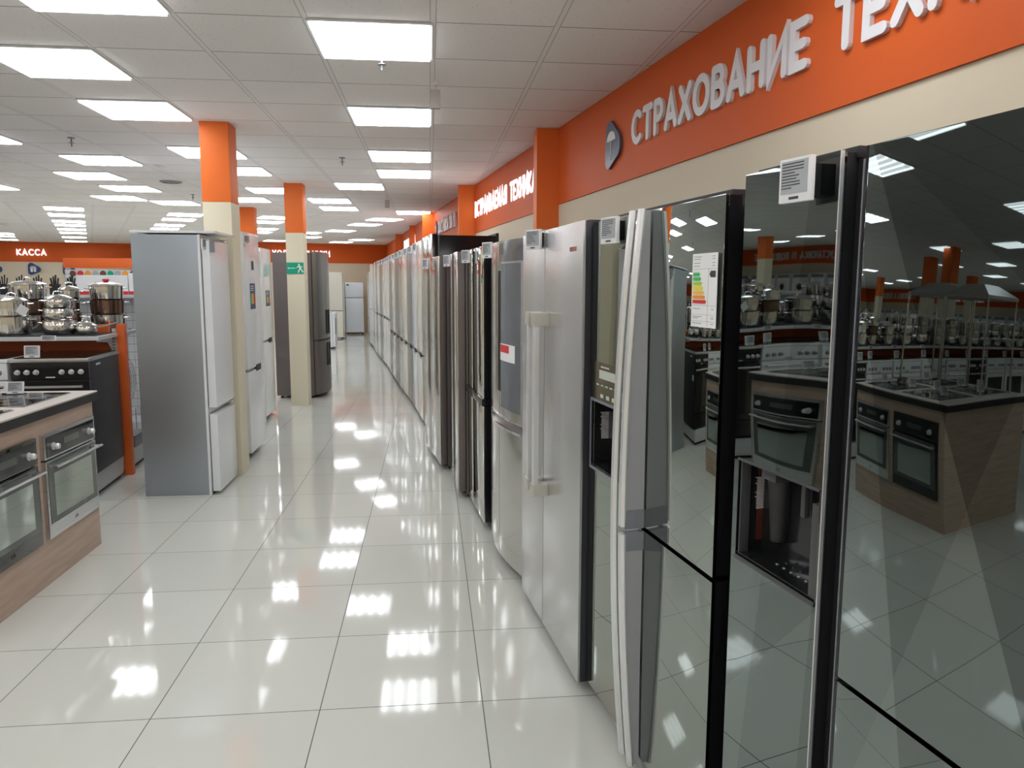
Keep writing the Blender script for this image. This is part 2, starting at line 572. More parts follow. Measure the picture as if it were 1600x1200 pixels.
# pilasters on the right wall
ang = math.atan2(1, -.1265)
def pilaster(x0, x1, y):
    pts = [(x0, y), (x1 + .25, y), (x1 + .25, y + .2), (x0, y + .2)]
    struct(MB().prism(pts, fnz, 0, 2.0).build('pilaster', 'colbeige', smooth=False))
    struct(MB().prism([(a - (.002 if i in (0, 3) else 0), b - .002) for i, (a, b) in enumerate(pts)], fnz, 2.0, HC - .001).build('pilaster', 'colorange', smooth=False))
for x0, x1, y in ((.868, 1.06, 6.32), (.374, .60, 9.97), (-.117, .11, 13.85), (-.42, -.2, 16.9), (-.847, -.62, 19.92)):
    pilaster(x0, x1, y)
# free standing columns
def column(x0, x1, y0, y1):
    struct(MB().box(x0, x1, y0, y1, 0, 2.19, .004).build('column', 'colbeige'))
    struct(MB().box(x0 - .001, x1 + .001, y0 - .001, y1 + .001, 2.19, HC - .001, .003).build('column', 'colorange'))
for c in ((-1.755, -1.54, 6.36, 6.61), (-1.79, -1.57, 10.05, 10.3), (-3.08, -2.86, 13.25, 13.5), (-7.0, -6.7, 7.4, 7.7), (-8.1, -7.8, 9.1, 9.4), (-6.9, -6.6, 2.6, 2.9), (-12.0, -11.7, 10.5, 10.8), (-12.2, -11.9, 16, 16.3)):
    column(*c)

# ---------------- ceiling lights ----------------
lamp0 = [None]
def ceiling_light(x, y, rz, label, group):
    if lamp0[0] is None:
        t = thing('ceiling_light', label, 'ceiling light', (x, y, HC - .012), rz, group)
        f = MB()
        for a in ((-.298, -.285, -.298, .298), (.285, .298, -.298, .298), (-.285, .285, -.298, -.285), (-.285, .285, .285, .298)):
            f.box(a[0], a[1], a[2], a[3], 0, .012)
        f.build('frame', 'lampframe', t, smooth=False)
        MB().box(-.285, .285, -.285, .285, -.010, .011).build('diffuser', 'lamp', t, smooth=False)
        lamp0[0] = t
        return t
    return dup(lamp0[0], (x, y, HC - .012), rz, label, group)
AX, AY = .0291, 3.292
cells = [(-1, 1, 'big square ceiling light nearest the camera over the aisle'), (-1, 4, 'second ceiling light along the row over the aisle'),
         (-1, 7, 'third ceiling light along the row over the aisle'), (-1, 9, 'fourth ceiling light along the row over the aisle'),
         (-2, 11, 'ceiling light above the aisle just right of the second column top'),
         (-4, 2, 'ceiling light at the left photo edge with bluish rim'), (-4, 4, 'ceiling light just in front of the tall near column'),
         (-3, 0, 'ceiling light cut off by the top left photo edge'), (-4, 7, 'ceiling light partly hidden by the tall near column'),
         (-4, 9, 'ceiling light just behind the tall near column'), (-6, 8, 'ceiling light left of the near column, nearer of a close pair'),
         (-7, 10, 'ceiling light left of the near column, farther of a close pair'), (-7, 12, 'nearer of the two ceiling lights above the integrated fridge'),
         (-8, 14, 'farther of the two ceiling lights above the integrated fridge'), (-7, 6, 'ceiling light tip showing at the left photo edge'),
         (-10, 12, 'small ceiling light tip low at the left photo edge'), (-4, 12, 'ceiling light between the two orange columns, nearer one'),
         (-3, 14, 'ceiling light touching the second column on its right, nearer one'), (-3, 16, 'ceiling light right of the second column, farther one'),
         (-1, 17, 'last ceiling light at the end of the aisle row'), (-7, 15, 'ceiling light half hidden by the near column at its left'),
         (-5, 14, 'ceiling light between the two orange columns, farther one')]
used = set()
for cx, cy in ((1, -2), (1, -5), (-2, -3)):  # unseen lamps added to brighten the near right wall
    ceiling_light(AX + .6 * (cx + .5), AY + .6 * (cy + .5), 0, 'square ceiling light added out of view to brighten the near right wall', 'added ceiling lights out of view')
for cx, cy, lb in cells:
    ceiling_light(AX + .6 * (cx + .5), AY + .6 * (cy + .5), 0, lb, 'square ceiling lights over the near hall')
    used.add((cx, cy))
for cx in (4, 2, -1, -4, -8, -12, -16, -20, -24, -28):  # positive columns are unseen lamps added to light the right wall and fridge fronts
    for cy in range(-14, 17, 3):
        if any(abs(cx - a) < 2.5 and abs(cy - b) < 2.5 for a, b in used) or cy > 15 + .33 * .6 * cx:
            continue
        if cx >= -4 and cy > -1:
            continue
        if cx > 0 and cy > -4:
            continue
        if cx == -8 and cy > 7:
            continue
        ceiling_light(AX + .6 * (cx + .5), AY + .6 * (cy + .5), 0, 'square ceiling light outside the photo, filled in for light and reflections', 'ceiling lights seen in reflections')
TB = math.radians(22.4)
Bl = [(-.86, 15.3, 'nearest light of the slanted row over the far aisle'), (-1.34, 16.65, 'second light of the slanted row over the far aisle'), (-2.07, 18.7, 'third light of the slanted row over the far aisle'),
      (-2.87, 15.13, 'slanted light right behind the second column, nearest one'), (-3.25, 16.23, 'slanted light left of the second column, second one'), (-3.75, 18.3, 'slanted light left of the second column, third one'),
      (-4.11, 19.44, 'slanted light left of the second column, fourth one'), (-2.96, 19.51, 'slanted light just right of the second column, nearer one'), (-3.2, 21.3, 'slanted light just right of the second column, farther one'),
      (-4.43, 23.2, 'slanted light touching the far wall left of the second column'), (-2.61, 23.7, 'small slanted light closest to the far orange wall'), (-1.91, 22.4, 'small slanted light before the far right corner')]
kl = [(-6.04, 13.81), (-6.56, 15.08), (-7.19, 16.61), (-7.63, 17.68), (-8.18, 19.02), (-8.71, 20.32), (-9.53, 22.27), (-10.4, 24.4)]
ku = [(-4.37, 14.72), (-4.83, 15.83), (-5.5, 17.39), (-5.96, 18.51)]
for i, (x, y) in enumerate(kl):
    Bl.append((x, y, '%s light of the long slanted row towards the checkout wall' % ORD[i]))
for i, (x, y) in enumerate(ku):
    Bl.append((x, y, '%s light of the slanted row above the integrated fridge' % ORD[i]))
for i, (x, y) in enumerate([(-10.67, 20.84), (-11.23, 22.0), (-12.0, 23.7)]):
    Bl.append((x, y, '%s light of the leftmost far row at the photo edge' % ORD[i]))
for x, y, lb in Bl:
    ceiling_light(x, y, TB, lb, 'square ceiling lights over the far hall')
for u in (-2.4, -5, -7.5):
    for v in (14.5, 17, 19.5, 22):
        x, y = rot2(u - 1.2, v, TB)
        if x > -17 and y < 23.5 + .23 * (x + 17.6) and y > yb(x) + .5:
            ceiling_light(x, y, TB, 'square ceiling light outside the photo, filled in for light and reflections', 'ceiling lights seen in reflections')

# ---------------- price tags ----------------
tag0 = {}
def price_tag(x, y, z, rz, label, w=.095, h=.085, holder=0.0, tilt=0, group='electronic price tags'):
    """white framed electronic tag; local -Y is its face, base at z"""
    key = (w, h, holder, tilt)
    if key in tag0:
        return dup(tag0[key], (x, y, z), rz, label, group)
    t = thing('price_tag', label, 'price tag', (x, y, z), rz, group)
    rt = Matrix.Rotation(-tilt, 3, 'X')
    def bx(mb, *a, **k):
        return mb.box(*a, rot=rt, piv=(0, 0, 0), **k)
    f = MB(); bx(f, -w / 2, w / 2, -.012, 0, 0, h, bev=.003); f.build('frame', 'tagw', t)
    s = MB(); bx(s, -w * .42, w * .42, -.0135, -.012, h * .2, h * .93); s.build('screen', 'tags', t, smooth=False)
    p = MB()
    rr = random.Random(3)
    for i in range(9):
        zz = h * (.87 - i * .068)
        bx(p, -w * .38, w * rr.uniform(-.1, .38) if i > 2 else w * .3, -.0142, -.0135, zz - h * .01, zz + h * .012)
    bx(p, -w * .15, w * .15, -.0130, -.012, h * .07, h * .13)
    p.build('print', 'ink', t, smooth=False)
    if holder:
        q = MB()
        bx(q, -w * .3, w * .3, 0, holder, h * .15, h * .85, bev=.002)
        q.build('holder', 'blackm', t)
    tag0[key] = t
    return t

# ---------------- fridges ----------------
class Fr:
    """local frame: x along the front (left seen from the front = 0), y into the cabinet, z up"""
    def __init__(s, name, label, x, y, rz, W, D, H, body, cat='fridge', group=None, z0=.035, y_body=.065, feet=True, inset=.004):
        s.W, s.D, s.H = W, D, H
        cx, cy = rot2(W / 2, D / 2, rz)
        s.off = (W / 2, D / 2, 0)
        s.t = thing(name, label, cat, (x + cx, y + cy, 0), rz, group)
        s.rz = rz; s.o = (x, y)
        mb = MB(s.off).box(inset, W - inset * 1.5, y_body, D, z0, H - .012, .004)
        mb.build('cabinet', body, s.t)
        MB(s.off).box(.03, W - .03, y_body - .02, D - .03, z0 - .0, z0 + .05).build('plinth', 'blackm', s.t, smooth=False)
        if feet:
            for fx in (.05, W - .05):
                for fy in (.10, D - .06):
                    MB(s.off).lathe([(.022, 0), (.022, .015), (.012, .018), (.012, z0 + .01)], (fx, fy, 0), 12).build('foot', 'rubber', s.t)
    def mb(s):
        return MB(s.off)
    def door(s, x0, x1, z0, z1, m, th=.058, y=0.0, bev=.005, gasket=True, label=None, name='door', shell=None):
        if shell:
            d = s.mb().box(x0, x1, y, y + .010, z0, z1, min(bev, .004)).build(name, m, s.t, label=label)
            s.mb().box(x0 + .0008, x1 - .0008, y + .009, y + th, z0 + .001, z1 - .001, .002).build('door_shell', shell, d)
        else:
            d = s.mb().box(x0, x1, y, y + th, z0, z1, bev).build(name, m, s.t, label=label)
        if gasket:
            s.mb().box(x0 + .012, x1 - .012, y + th, y + th + .012, z0 + .012, z1 - .012).build('gasket', 'blackm', d, smooth=False)
        return d
    def world(s, lx, ly):
        a, b = rot2(lx, ly, s.rz)
        return s.o[0] + a, s.o[1] + b

RZ = math.radians(-82.0)
RD = (math.cos(RZ), math.sin(RZ))

# F12: patterned glass side-by-side, nearest
RZa = math.radians(-81.31)
f = Fr('side_by_side_fridge', 'tall black fridge with geometric patterned mirror doors and black dispenser recess, nearest in right row', .702, 1.696, RZa, .912, .72, 1.797, 'black')
# left door built around its dispenser opening
dw0, dw1 = 0.0, .321
dz0, dz1 = .935, 1.160
ox0, ox1 = .018, .312
mb = f.mb()
pieces = [(dw0, dw1, .05, dz0), (dw0, dw1, dz1, 1.80), (dw0, ox0, dz0, dz1), (ox1, dw1, dz0, dz1)]
for a in pieces:
    mb.box(a[0], a[1], 0, .012, a[2], a[3])
dl = mb.build('door', M['f2'], f.t, smooth=False, label='left mirror door around the water dispenser')
mb = f.mb()
mb.box(dw0, dw1, .012, .06, .05, dz0 - .006).box(dw0, dw1, .012, .06, dz1 + .004, 1.80)
mb.box(dw0, dw0 + .016, .012, .06, dz0 - .006, dz1 + .004).box(ox1 + .002, dw1, .012, .06, dz0 - .006, dz1 + .004)
mb.build('door_shell', 'blackm', dl, smooth=False)
f.mb().box(dw1 - .002, dw1 + .001, -.001, .006, .05, 1.803).build('chrome_edge', 'alu', dl, smooth=False)
# dispenser
mb = f.mb()
mb.box(ox0, ox1, .12, .135, dz0, dz1).box(ox0, ox0 + .004, .012, .125, dz0, dz1).box(ox1 - .004, ox1, .012, .125, dz0, dz1)
mb.box(ox0, ox1, .012, .125, dz1 - .004, dz1)
ds = mb.build('dispenser_recess', 'black', f.t, smooth=False)
f.mb().box(ox0, ox1, .004, .125, dz0 - .004, dz0 + .006, .002).build('drip_tray', 'blackglass', ds)
for z0_, z1_ in ((dz0 - .010, dz0), (dz1 - .001, dz1 + .004)):
    f.mb().box(ox0, ox1, -.003, .006, z0_, z1_, .001).build('recess_trim', 'darktrim', ds)
f.mb().lathe([(.020, dz1 - .17), (.018, dz1 - .172), (.026, dz1 - .06), (.032, dz1 - .005)], (.105, .055, 0), 20).build('spout', 'blackm', ds)
f.mb().box(.08, .135, .02, .085, dz1 - .03, dz1 - .004, .005).build('spout_housing', 'darktrim', ds)
f.mb().box(.19, .205, .045, .06, dz1 - .09, dz1 - .02, .006).build('lever', 'darktrim', ds)
f.mb().box(.285, .308, .004, .03, dz0 + .002, dz1 - .03, .003).build('side_cheek', 'darktrim', ds)
f.mb().box(ox0 + .004, ox0 + .010, .004, .028, dz0 + .002, dz1 - .004, .002).build('side_cheek', 'darktrim', ds)
f.mb().box(ox0 + .004, ox0 + .006, .050, .085, dz0 + .03, dz1 - .01).build('cheek_panel', mat('orange_reflection_brown', (.09, .018, .010), .3), ds, smooth=False)  # brown is the orange reflected in this panel, put into its colour
mb = f.mb()
rr = random.Random(5)
for i in range(22):
    z = dz1 - .045 - i * .0035
    ya = .042 if i in (0, 4, 10, 13) else .046
    mb.box(ox0 + .0062, ox0 + .0072, ya, .046 + rr.uniform(.048, .054) * (.6 if i in (3, 9, 12, 21) else 1), z - .0007, z + .0007)
mb.build('notice_text', 'whitep', ds, smooth=False)
mb = f.mb()
for i in range(3):
    for j in range(5):
        mb.box(.12 + j * .026, .126 + j * .026, .04 + i * .025, .044 + i * .025, dz0 + .006, dz0 + .0075)
mb.build('drain_dots', 'alu', ds, smooth=False)
# right door, two stacked
ur = f.door(.392, .915, .822, 1.80, M['f1'], bev=.002, label='upper right mirror door with triangle pattern', shell='black')
lr = f.door(.392, .915, .05, .812, M['f1'], bev=.002, label='lower right mirror door with triangle pattern', shell='black')
f.mb().box(.386, .3915, 0, .058, .822, 1.80).box(.386, .3915, 0, .058, .05, .812).build('door_edge', 'black', f.t, smooth=False)
f.mb().box(.322, .388, .035, .064, .05, 1.79, .004).build('grip_channel', 'blackm', f.t)
f.mb().box(.345, .349, .028, .036, .05, 1.785).build('channel_rib', 'greyplastic', f.t, smooth=False)
f.mb().box(.0, .33, .03, .16, 1.79, 1.812, .004).box(.385, .91, .03, .16, 1.79, 1.805, .004).build('hinge_cover', 'blackm', f.t)
x, y = f.world(.243, -.032)
price_tag(x, y, 1.716, RZa + math.radians(6), 'white price tag with screen clipped to the dispenser door, nearest tag', w=.086, h=.084, holder=.03)

# F34: HITACHI three door
f = Fr('side_by_side_fridge', 'black three door mirror fridge with long curved silver handles and an energy sheet', .579, 2.732, math.radians(-82.03), .923, .70, 1.77, 'black')
sp = .455
dz0, dz1 = .908, 1.146
ox0, ox1 = .008, .30
mb = f.mb()
for a in ((0, sp - .004, .06, dz0), (0, sp - .004, dz1, 1.775), (0, ox0, dz0, dz1), (ox1, sp - .004, dz0, dz1)):
    mb.box(a[0], a[1], 0, .010, a[2], a[3])
dl = mb.build('door', M['f3'], f.t, smooth=False, label='left mirror door with ice dispenser')
mb = f.mb()
mb.box(0, sp - .004, .010, .058, .06, dz0 - .004).box(0, sp - .004, .010, .058, dz1 + .004, 1.775).box(ox1, sp - .004, .010, .058, dz0 - .004, dz1 + .004)
mb.build('door_shell', 'black', dl, smooth=False)
mb = f.mb().box(ox0, ox1, .11, .12, dz0, dz1).box(ox0, ox0 + .004, .010, .11, dz0, dz1).box(ox1 - .004, ox1, .010, .11, dz0, dz1).box(ox0, ox1, .010, .11, dz1 - .004, dz1)
ds = mb.build('dispenser_recess', 'black', f.t, smooth=False)
f.mb().box(ox0, ox1, 0, .11, dz0 - .008, dz0 + .004, .002).build('drip_tray', 'blackglass', ds)
for q in ((ox0 - .006, ox1 + .006, dz1 - .002, dz1 + .008), (ox0 - .006, ox1 + .006, dz0 - .014, dz0 - .004), (ox0 - .006, ox0, dz0 - .004, dz1 - .002)):
    f.mb().box(q[0], q[1], -.004, .003, q[2], q[3], .0015).build('recess_trim', 'greyplastic', ds)
mb = f.mb()
for i in range(20):
    z = dz1 - .05 - i * .0050
    ya = .033 if i in (0, 3, 9, 12) else .037
    mb.box(ox0 + .0042, ox0 + .0052, ya, .037 + rr.uniform(.048, .058), z - .001, z + .001)
mb.build('notice_text', 'whitep', ds, smooth=False)
f.mb().lathe([(.03, dz1 - .13), (.03, dz1 - .01)], (.16, .06, 0), 16).build('spout', 'blackm', ds)
pn = f.mb().box(.035, .285, -.0015, .0002, 1.155, 1.288).build('control_panel', mat('bronze_touch_panel', (.16, .14, .09), .1, .7), f.t, smooth=False)
mb = f.mb().box(.085, .235, -.0022, -.0015, 1.232, 1.262)
for i in range(3):
    mb.box(.10 + i * .055, .128 + i * .055, -.0022, -.0015, 1.165, 1.178)
for i in range(5):
    mb.box(.06 + i * .042, .085 + i * .042, -.0022, -.0015, 1.206, 1.211)
mb.box(.10, .18, -.0022, -.0015, 1.271, 1.276)
mb.build('panel_print', mat('panel_print', (.55, .58, .52), .4), pn, smooth=False)
ur = f.door(sp, .92, .818, 1.775, M['f3'], bev=.002, th=.055, label='upper right mirror door', shell='black')
lr = f.door(sp, .92, .06, .805, M['f3'], bev=.002, th=.055, label='lower right mirror door', shell='black')
f.mb().box(.03, .895, .03, .16, 1.765, 1.79, .005).build('hinge_cover', 'blackm', f.t)
sign_text('HITACHI', .108, .018, .09, '', '', '', (.795, 1.728), (1, 0), 'whitep', depth=.001, part='brand_letter', parent=ur)
bpy.context.view_layer.update()
def bow_handle(fr, xc, z0, z1, zc, name='handle', w=.030, full=(.06, 1.775), parent=None, solid=False):
    mb = MB(fr.off)
    st = []
    n = 26
    zm = (full[0] + full[1]) / 2; hh = (full[1] - full[0]) / 2
    for i in range(n + 1):
        z = z0 + (z1 - z0) * i / n
        yy = -.026 - .042 * (1 - ((z - zm) / hh) ** 2)
        st.append([(xc - w / 2, yy, z), (xc - w / 2 + .005, yy - .010, z), (xc + w / 2 - .005, yy - .010, z), (xc + w / 2, yy, z), (xc + w / 2 - .003, yy + .006, z), (xc - w / 2 + .003, yy + .006, z)])
    mb.sweep(st)
    h = mb.build(name, 'alu', parent or fr.t)
    if solid:
        st = []
        for i in range(n + 1):
            z = z0 + .004 + (z1 - z0 - .008) * i / n
            yy = -.026 - .042 * (1 - ((z - zm) / hh) ** 2)
            st.append([(xc - .009, yy + .004, z), (xc + .009, yy + .004, z), (xc + .009, -.003, z), (xc - .009, -.003, z)])
        MB(fr.off).sweep(st).build('handle_body', 'greymid', h, smooth=False)
    for zz in zc:
        yy = -.026 - .042 * (1 - ((zz - zm) / hh) ** 2)
        MB(fr.off).box(xc - w / 2 + .004, xc + w / 2 - .004, yy + .003, .0, zz - .03, zz + .03, .003).build('handle_mount', 'greyplastic', h)
    return h
bow_handle(f, sp - .036, .03, 1.778, (.34, 1.62), parent=dl)
bow_handle(f, sp + .030, .824, 1.778, (.845,), parent=ur, solid=True)
bow_handle(f, sp + .030, .03, .80, (.775,), parent=lr, solid=True)
# energy sheet
es = f.mb().box(.775, .905, -.008, -.0065, 1.451, 1.637).build('energy_sheet', 'whitep', f.t, smooth=False, label='white energy rating sheet')
cols = ['grn', 'grn', 'lime', 'yellow', 'ltorg', 'org', 'red']
for i, cc in enumerate(cols):
    z = 1.580 - i * .0115
    w = .030 + i * .006
    pts = [(0, 0), (w, 0), (w + .004, .0045), (w, .009), (0, .009)]
    MB(f.off).prism([(.783 + a, z + b) for a, b in pts], lambda a, b, t: (a, t, b), -.0094, -.008).build('rating_bar', cc, es, smooth=False)
MB(f.off).prism([(.868, 1.585), (.876, 1.577), (.897, 1.577), (.897, 1.593), (.876, 1.593)], lambda a, b, t: (a, t, b), -.0094, -.008).build('rating_arrow', 'ink', es, smooth=False)
mb = f.mb()
for z in (1.598, 1.506, 1.483, 1.466):
    mb.box(.779, .901, -.0085, -.008, z, z + .0006)
mb.box(.861, .8616, -.0085, -.008, 1.455, 1.60)
for z in (1.628, 1.622, 1.612, 1.605, 1.497, 1.477, 1.473, 1.460):
    mb.box(.783, .783 + rr.uniform(.03, .06), -.0085, -.008, z, z + .0016)
    mb.box(.88, .893, -.0085, -.008, z, z + .0016)
mb.build('sheet_print', mat('grey_ink', (.3, .3, .3), .6), es, smooth=False)
x, y = f.world(.225, -.02)
price_tag(x, y, 1.690, math.radians(-82 + 10), 'white price tag clipped above the ice dispenser beside curved handles', w=.10, h=.086, holder=.02)

# F5: silver side by side with boxy handles
f = Fr('side_by_side_fridge', 'matt silver side by side fridge with two boxy vertical handles and dark side', .443, 3.70, math.radians(-84.0), .965, .60, 1.775, 'darkside', inset=.018)
s5 = .42
d1 = f.door(0, s5 - .003, .045, 1.785, 'boschdoor', bev=.006, shell='darkside')
d2 = f.door(s5 + .003, .965, .045, 1.785, 'boschdoor', bev=.006, shell='darkside')
for dd, xc in ((d1, s5 - .055), (d2, s5 + .055)):
    hd = f.mb().box(xc - .020, xc + .020, -.062, -.040, .70, 1.385, .004).build('handle', 'alu', dd)
    for zz in ((.655, .705), (1.385, 1.44)):
        MB(f.off).box(xc - .03, xc + .03, -.066, 0, zz[0], zz[1], .003).build('handle_mount', mat('champagne_cap', (.60, .57, .51), .35, .4), hd)
f.mb().box(.13, .165, -.001, .0005, 1.205, 1.26).build('badge', 'ink', d1, smooth=False)
mb = f.mb()
for i in range(5):
    mb.box(.80 + i * .018, .812 + i * .018, -.0015, .0005, 1.68, 1.697)
mb.build('brand_mark', 'chrome', d2, smooth=False)
f.mb().box(.02, .93, .03, .15, 1.76, 1.79, .005).build('hinge_cover', 'blackm', f.t)
x, y = f.world(.36, -.03)
price_tag(x, y, 1.705, math.radians(-84 + 25), 'silver rimmed price tag hanging between doors of the boxy handled fridge', w=.10, h=.086, holder=.03)

# F6: bowed french door with door-in-door
def bowed(fr, x0, x1, z0, z1, sag, W, th=.055, n=14, y=0.0):
    """door panel whose face bulges over the full fridge width W"""
    yy = lambda x: y - sag * (1 - ((x - W / 2) / (W / 2)) ** 2)
    st = []
    for i in range(n + 1):
        x = x0 + (x1 - x0) * i / n
        st.append([(x, yy(x), z0), (x, yy(x), z1), (x, y + th, z1), (x, y + th, z0)])
    return MB(fr.off).sweep(st)
W6 = .76
f = Fr('french_door_fridge', 'bowed mirror silver fridge with grey inner door panel and curved dark grip', .357, 4.55, math.radians(-82.4), W6, .70, 1.775, 'black')
sg = .035
s6 = .38
d1 = bowed(f, 0.0, s6 - .003, .845, 1.785, sg, W6).build('door', 'silverdoor', f.t)
d2 = bowed(f, s6 + .003, W6, .845, 1.785, sg, W6).build('door', 'silverdoor', f.t)
bowed(f, s6 + .045, W6 - .035, .90, 1.665, sg + .004, W6, th=.0).build('inner_door_panel', 'greypanel', d2, label='slate grey door in door panel')
bowed(f, s6 + .03, W6 - .002, 1.675, 1.784, sg + .003, W6, th=0).build('top_cap', mat('dark_steel_cap', (.2, .21, .22), .12, .8), d2)
d3 = bowed(f, 0.0, s6 - .003, .06, .795, sg, W6).build('door', 'silverdoor', f.t)
d4 = bowed(f, s6 + .003, W6, .06, .795, sg, W6).build('door', 'silverdoor', f.t)
bowed(f, 0.0, W6, .797, .843, sg - .03, W6).build('grip_channel', 'black', f.t)
bowed(f, 0.0, W6, .788, .800, sg + .012, W6).build('grip_lip', 'chrome', f.t)
bowed(f, 0.0, W6, .843, .850, sg + .006, W6).build('grip_lip', 'chrome', f.t)
yl = lambda x: -(sg + .0045) * (1 - ((x - W6 / 2) / (W6 / 2)) ** 2)
sign_text('LG', .05, .03, .1, '', '', '', (W6 - .12, 1.70), (1, 0), 'whitep', depth=.04, part='brand_letter', parent=d2)
ad = bowed(f, s6 + .05, W6 - .10, 1.155, 1.245, sg + .007, W6, th=-.001).build('sale_sticker', 'whitep', d2, label='red and white sales sticker')
bowed(f, s6 + .055, W6 - .18, 1.20, 1.24, sg + .0078, W6, th=-.001).build('sticker_print', 'red', ad)
for xx in (s6 - .02, s6 + .02):
    f.mb().box(xx - .007, xx + .007, -sg - .003, -sg + .01, .98, 1.63, .003).build('grip_slot', 'black', f.t)
x, y = f.world(s6 - .10, -.075)
price_tag(x, y, 1.70, math.radians(-82 + 25), 'price tag on the bowed mirror silver fridge with grey panel', w=.085, h=.085, holder=.01)

# F7: black french door with mirror fronts
W7 = .74
f = Fr('french_door_fridge', 'black sided french door fridge with smoky mirror fronts and dark waist band', .258, 5.485, math.radians(-84.8), W7, .70, 1.79, 'black')
s7 = .28
d1 = f.door(0, s7 - .003, .85, 1.79, 'f7', bev=.003, shell='black')
d2 = f.door(s7 + .003, W7 - .003, .85, 1.79, 'f7', bev=.003, shell='black')
f.door(0, s7 - .003, .05, .80, 'f7', bev=.003, shell='black')
f.door(s7 + .003, W7 - .003, .05, .80, 'f7', bev=.003, shell='black')
f.mb().box(0, W7, -.012, .06, .80, .848, .010).build('waist_grip', 'black', f.t)
x, y = f.world(.22, -.03)
price_tag(x, y, 1.70, math.radians(-82 + 25), 'price tag between doors of the black sided mirror fridge', w=.085, h=.085, holder=.01)

# F8, F9: silver side by sides with brown grey sides
def sbs(x, y, W, H, label, rz=RZ, split=.45, D=.70):
    f = Fr('side_by_side_fridge', label, x, y, rz, W, D, H, 'greyside', group='silver side by side fridges with brown grey sides')
    d1 = f.door(0, split * W - .004, .05, H, 'silverdoor', bev=.012, shell='greyside')
    d2 = f.door(split * W + .004, W, .05, H, 'silverdoor', bev=.012, shell='greyside')
    f.mb().box(split * W - .02, split * W + .02, .02, .05, .06, H - .02).build('grip_channel', 'greyplastic', f.t)
    f.mb().box(W - .10, W - .02, .04, .12, H - .014, H + .012, .004).box(.02, .10, .04, .12, H - .014, H + .012, .004).build('hinge_cover', 'blackm', f.t)
    return f
f8 = sbs(.150, 6.215, .71, 1.785, 'silver side by side fridge next to the black sided mirror fridge', rz=math.radians(-87))
x, y = f8.world(.30, -.03)
price_tag(x, y, 1.69, RZ + .4, 'price tag on the brown grey sided silver fridge nearer the camera', w=.085, h=.085, holder=.01)
f9 = sbs(-.054, 7.28, .905, 1.785, 'silver side by side fridge standing against the tall black sided one')
x, y = f9.world(.38, -.03)
price_tag(x, y, 1.69, RZ + .4, 'price tag on the brown grey sided silver fridge farther away', w=.085, h=.085, holder=.01)

# F10: tall with black side
f = Fr('side_by_side_fridge', 'tallest silver front fridge with long plain black side rising above the row', -.075, 8.42, math.radians(-82.6), .76, .66, 2.045, 'black')
for a in ((0, .376, .86, 2.045), (.382, .76, .86, 2.045), (0, .376, .05, .85), (.382, .76, .05, .85)):
    f.door(*a, 'silverdoor', bev=.006, shell='black')
f.mb().box(.0, .76, .64, .67, 1.95, 2.06, .006).build('rear_vent', 'blackm', f.t)
f.mb().box(.752, .764, .062, .072, .05, 2.03).build('door_seam', 'greyplastic', f.t, smooth=False)

# far row of tall bottom freezers
def bottomfreezer(x, y, rz, W, D, H, split, door, side, label, group, handle='recess', fx=None):
    f = Fr('bottom_freezer_fridge', label, x, y, rz, W, D, H, side, group=group)
    d1 = f.door(0, W, split + .012, H, door, bev=.008, shell=side)
    d2 = f.door(0, W, .05, split - .012, door, bev=.008, shell=side)
    if handle == 'recess':
        f.mb().box(W * .50, W * .84, -.004, .03, split - .032, split + .028, .008).build('grip_recess', 'blackm', f.t)
    f.mb().box(.01, W - .01, .012, .06, split - .016, split + .016).build('door_gap', 'greyplastic', f.t, smooth=False)
    if handle == 'bar':
        for dd, z0, z1 in ((d1, split + .1, split + .5), (d2, split - .5, split - .1)):
            MB(f.off).tube([(.06, -.002, z0), (.06, -.04, z0 + .01), (.06, -.04, z1 - .01), (.06, -.002, z1)], .009, 8).build('handle', 'chrome', dd)
    return f
def rowx(Y):
    T = [(7.46, -.028), (8.51, -.091), (9.11, -.156), (9.87, -.238), (10.32, -.296), (10.82, -.372), (11.6, -.463), (12.94, -.631), (13.49, -.693), (14.45, -.796), (16.11, -1.032), (17.66, -1.235), (18.93, -1.362), (20.4, -1.576), (24, -1.95)]
    for (a, b), (c, d) in zip(T, T[1:]):
        if a <= Y <= c:
            return b + (d - b) * (Y - a) / (c - a)
    return T[-1][1]
spec = [('cream', 'cream'), ('coolwhite', 'white'), ('greydoor', 'greyside'), ('cream', 'cream'), ('silver', 'greyside'), ('greydoor', 'greyside'), ('cream', 'greyside'),
        ('greydoor', 'graphite'), ('white', 'white'), ('white', 'white'), ('cream', 'white'), ('greydoor', 'graphite'), ('white', 'white'), ('silver', 'graphite'),
        ('white', 'white'), ('silver', 'graphite'), ('cream', 'white'), ('white', 'white'), ('white', 'greyside'), ('silver', 'graphite'), ('white', 'white')]
cname = dict(cream='cream', coolwhite='bluish white', silver='silver', greydoor='grey', white='white')
Yn = 8.50
tagt = None
for i, (dc, sc) in enumerate(spec):
    W = .605
    Yf = Yn + W
    xn, xf = rowx(Yn), rowx(Yf)
    rz = math.atan2(Yn - Yf, xn - xf)
    H = 2.03 if i < 18 else 1.87
    lab = '%s bottom freezer fridge, %s one beyond the tall black sided fridge' % (cname[dc], ORD[i])
    f = bottomfreezer(xf, Yf, rz, W, .60, H, .77 if i < 8 else .93 if i < 18 else .70, dc, sc, lab, 'bottom freezer fridges in the long right row', handle='recess' if i < 14 else 'none')
    if i < 12:
        x, y = f.world(.12, -.02)
        price_tag(x, y, H - .10, rz + .45, 'price tag on the %s fridge, %s beyond the tall black sided one' % (cname[dc], ORD[i]), w=.085, h=.085, holder=.01)
    Yn = Yf + .027

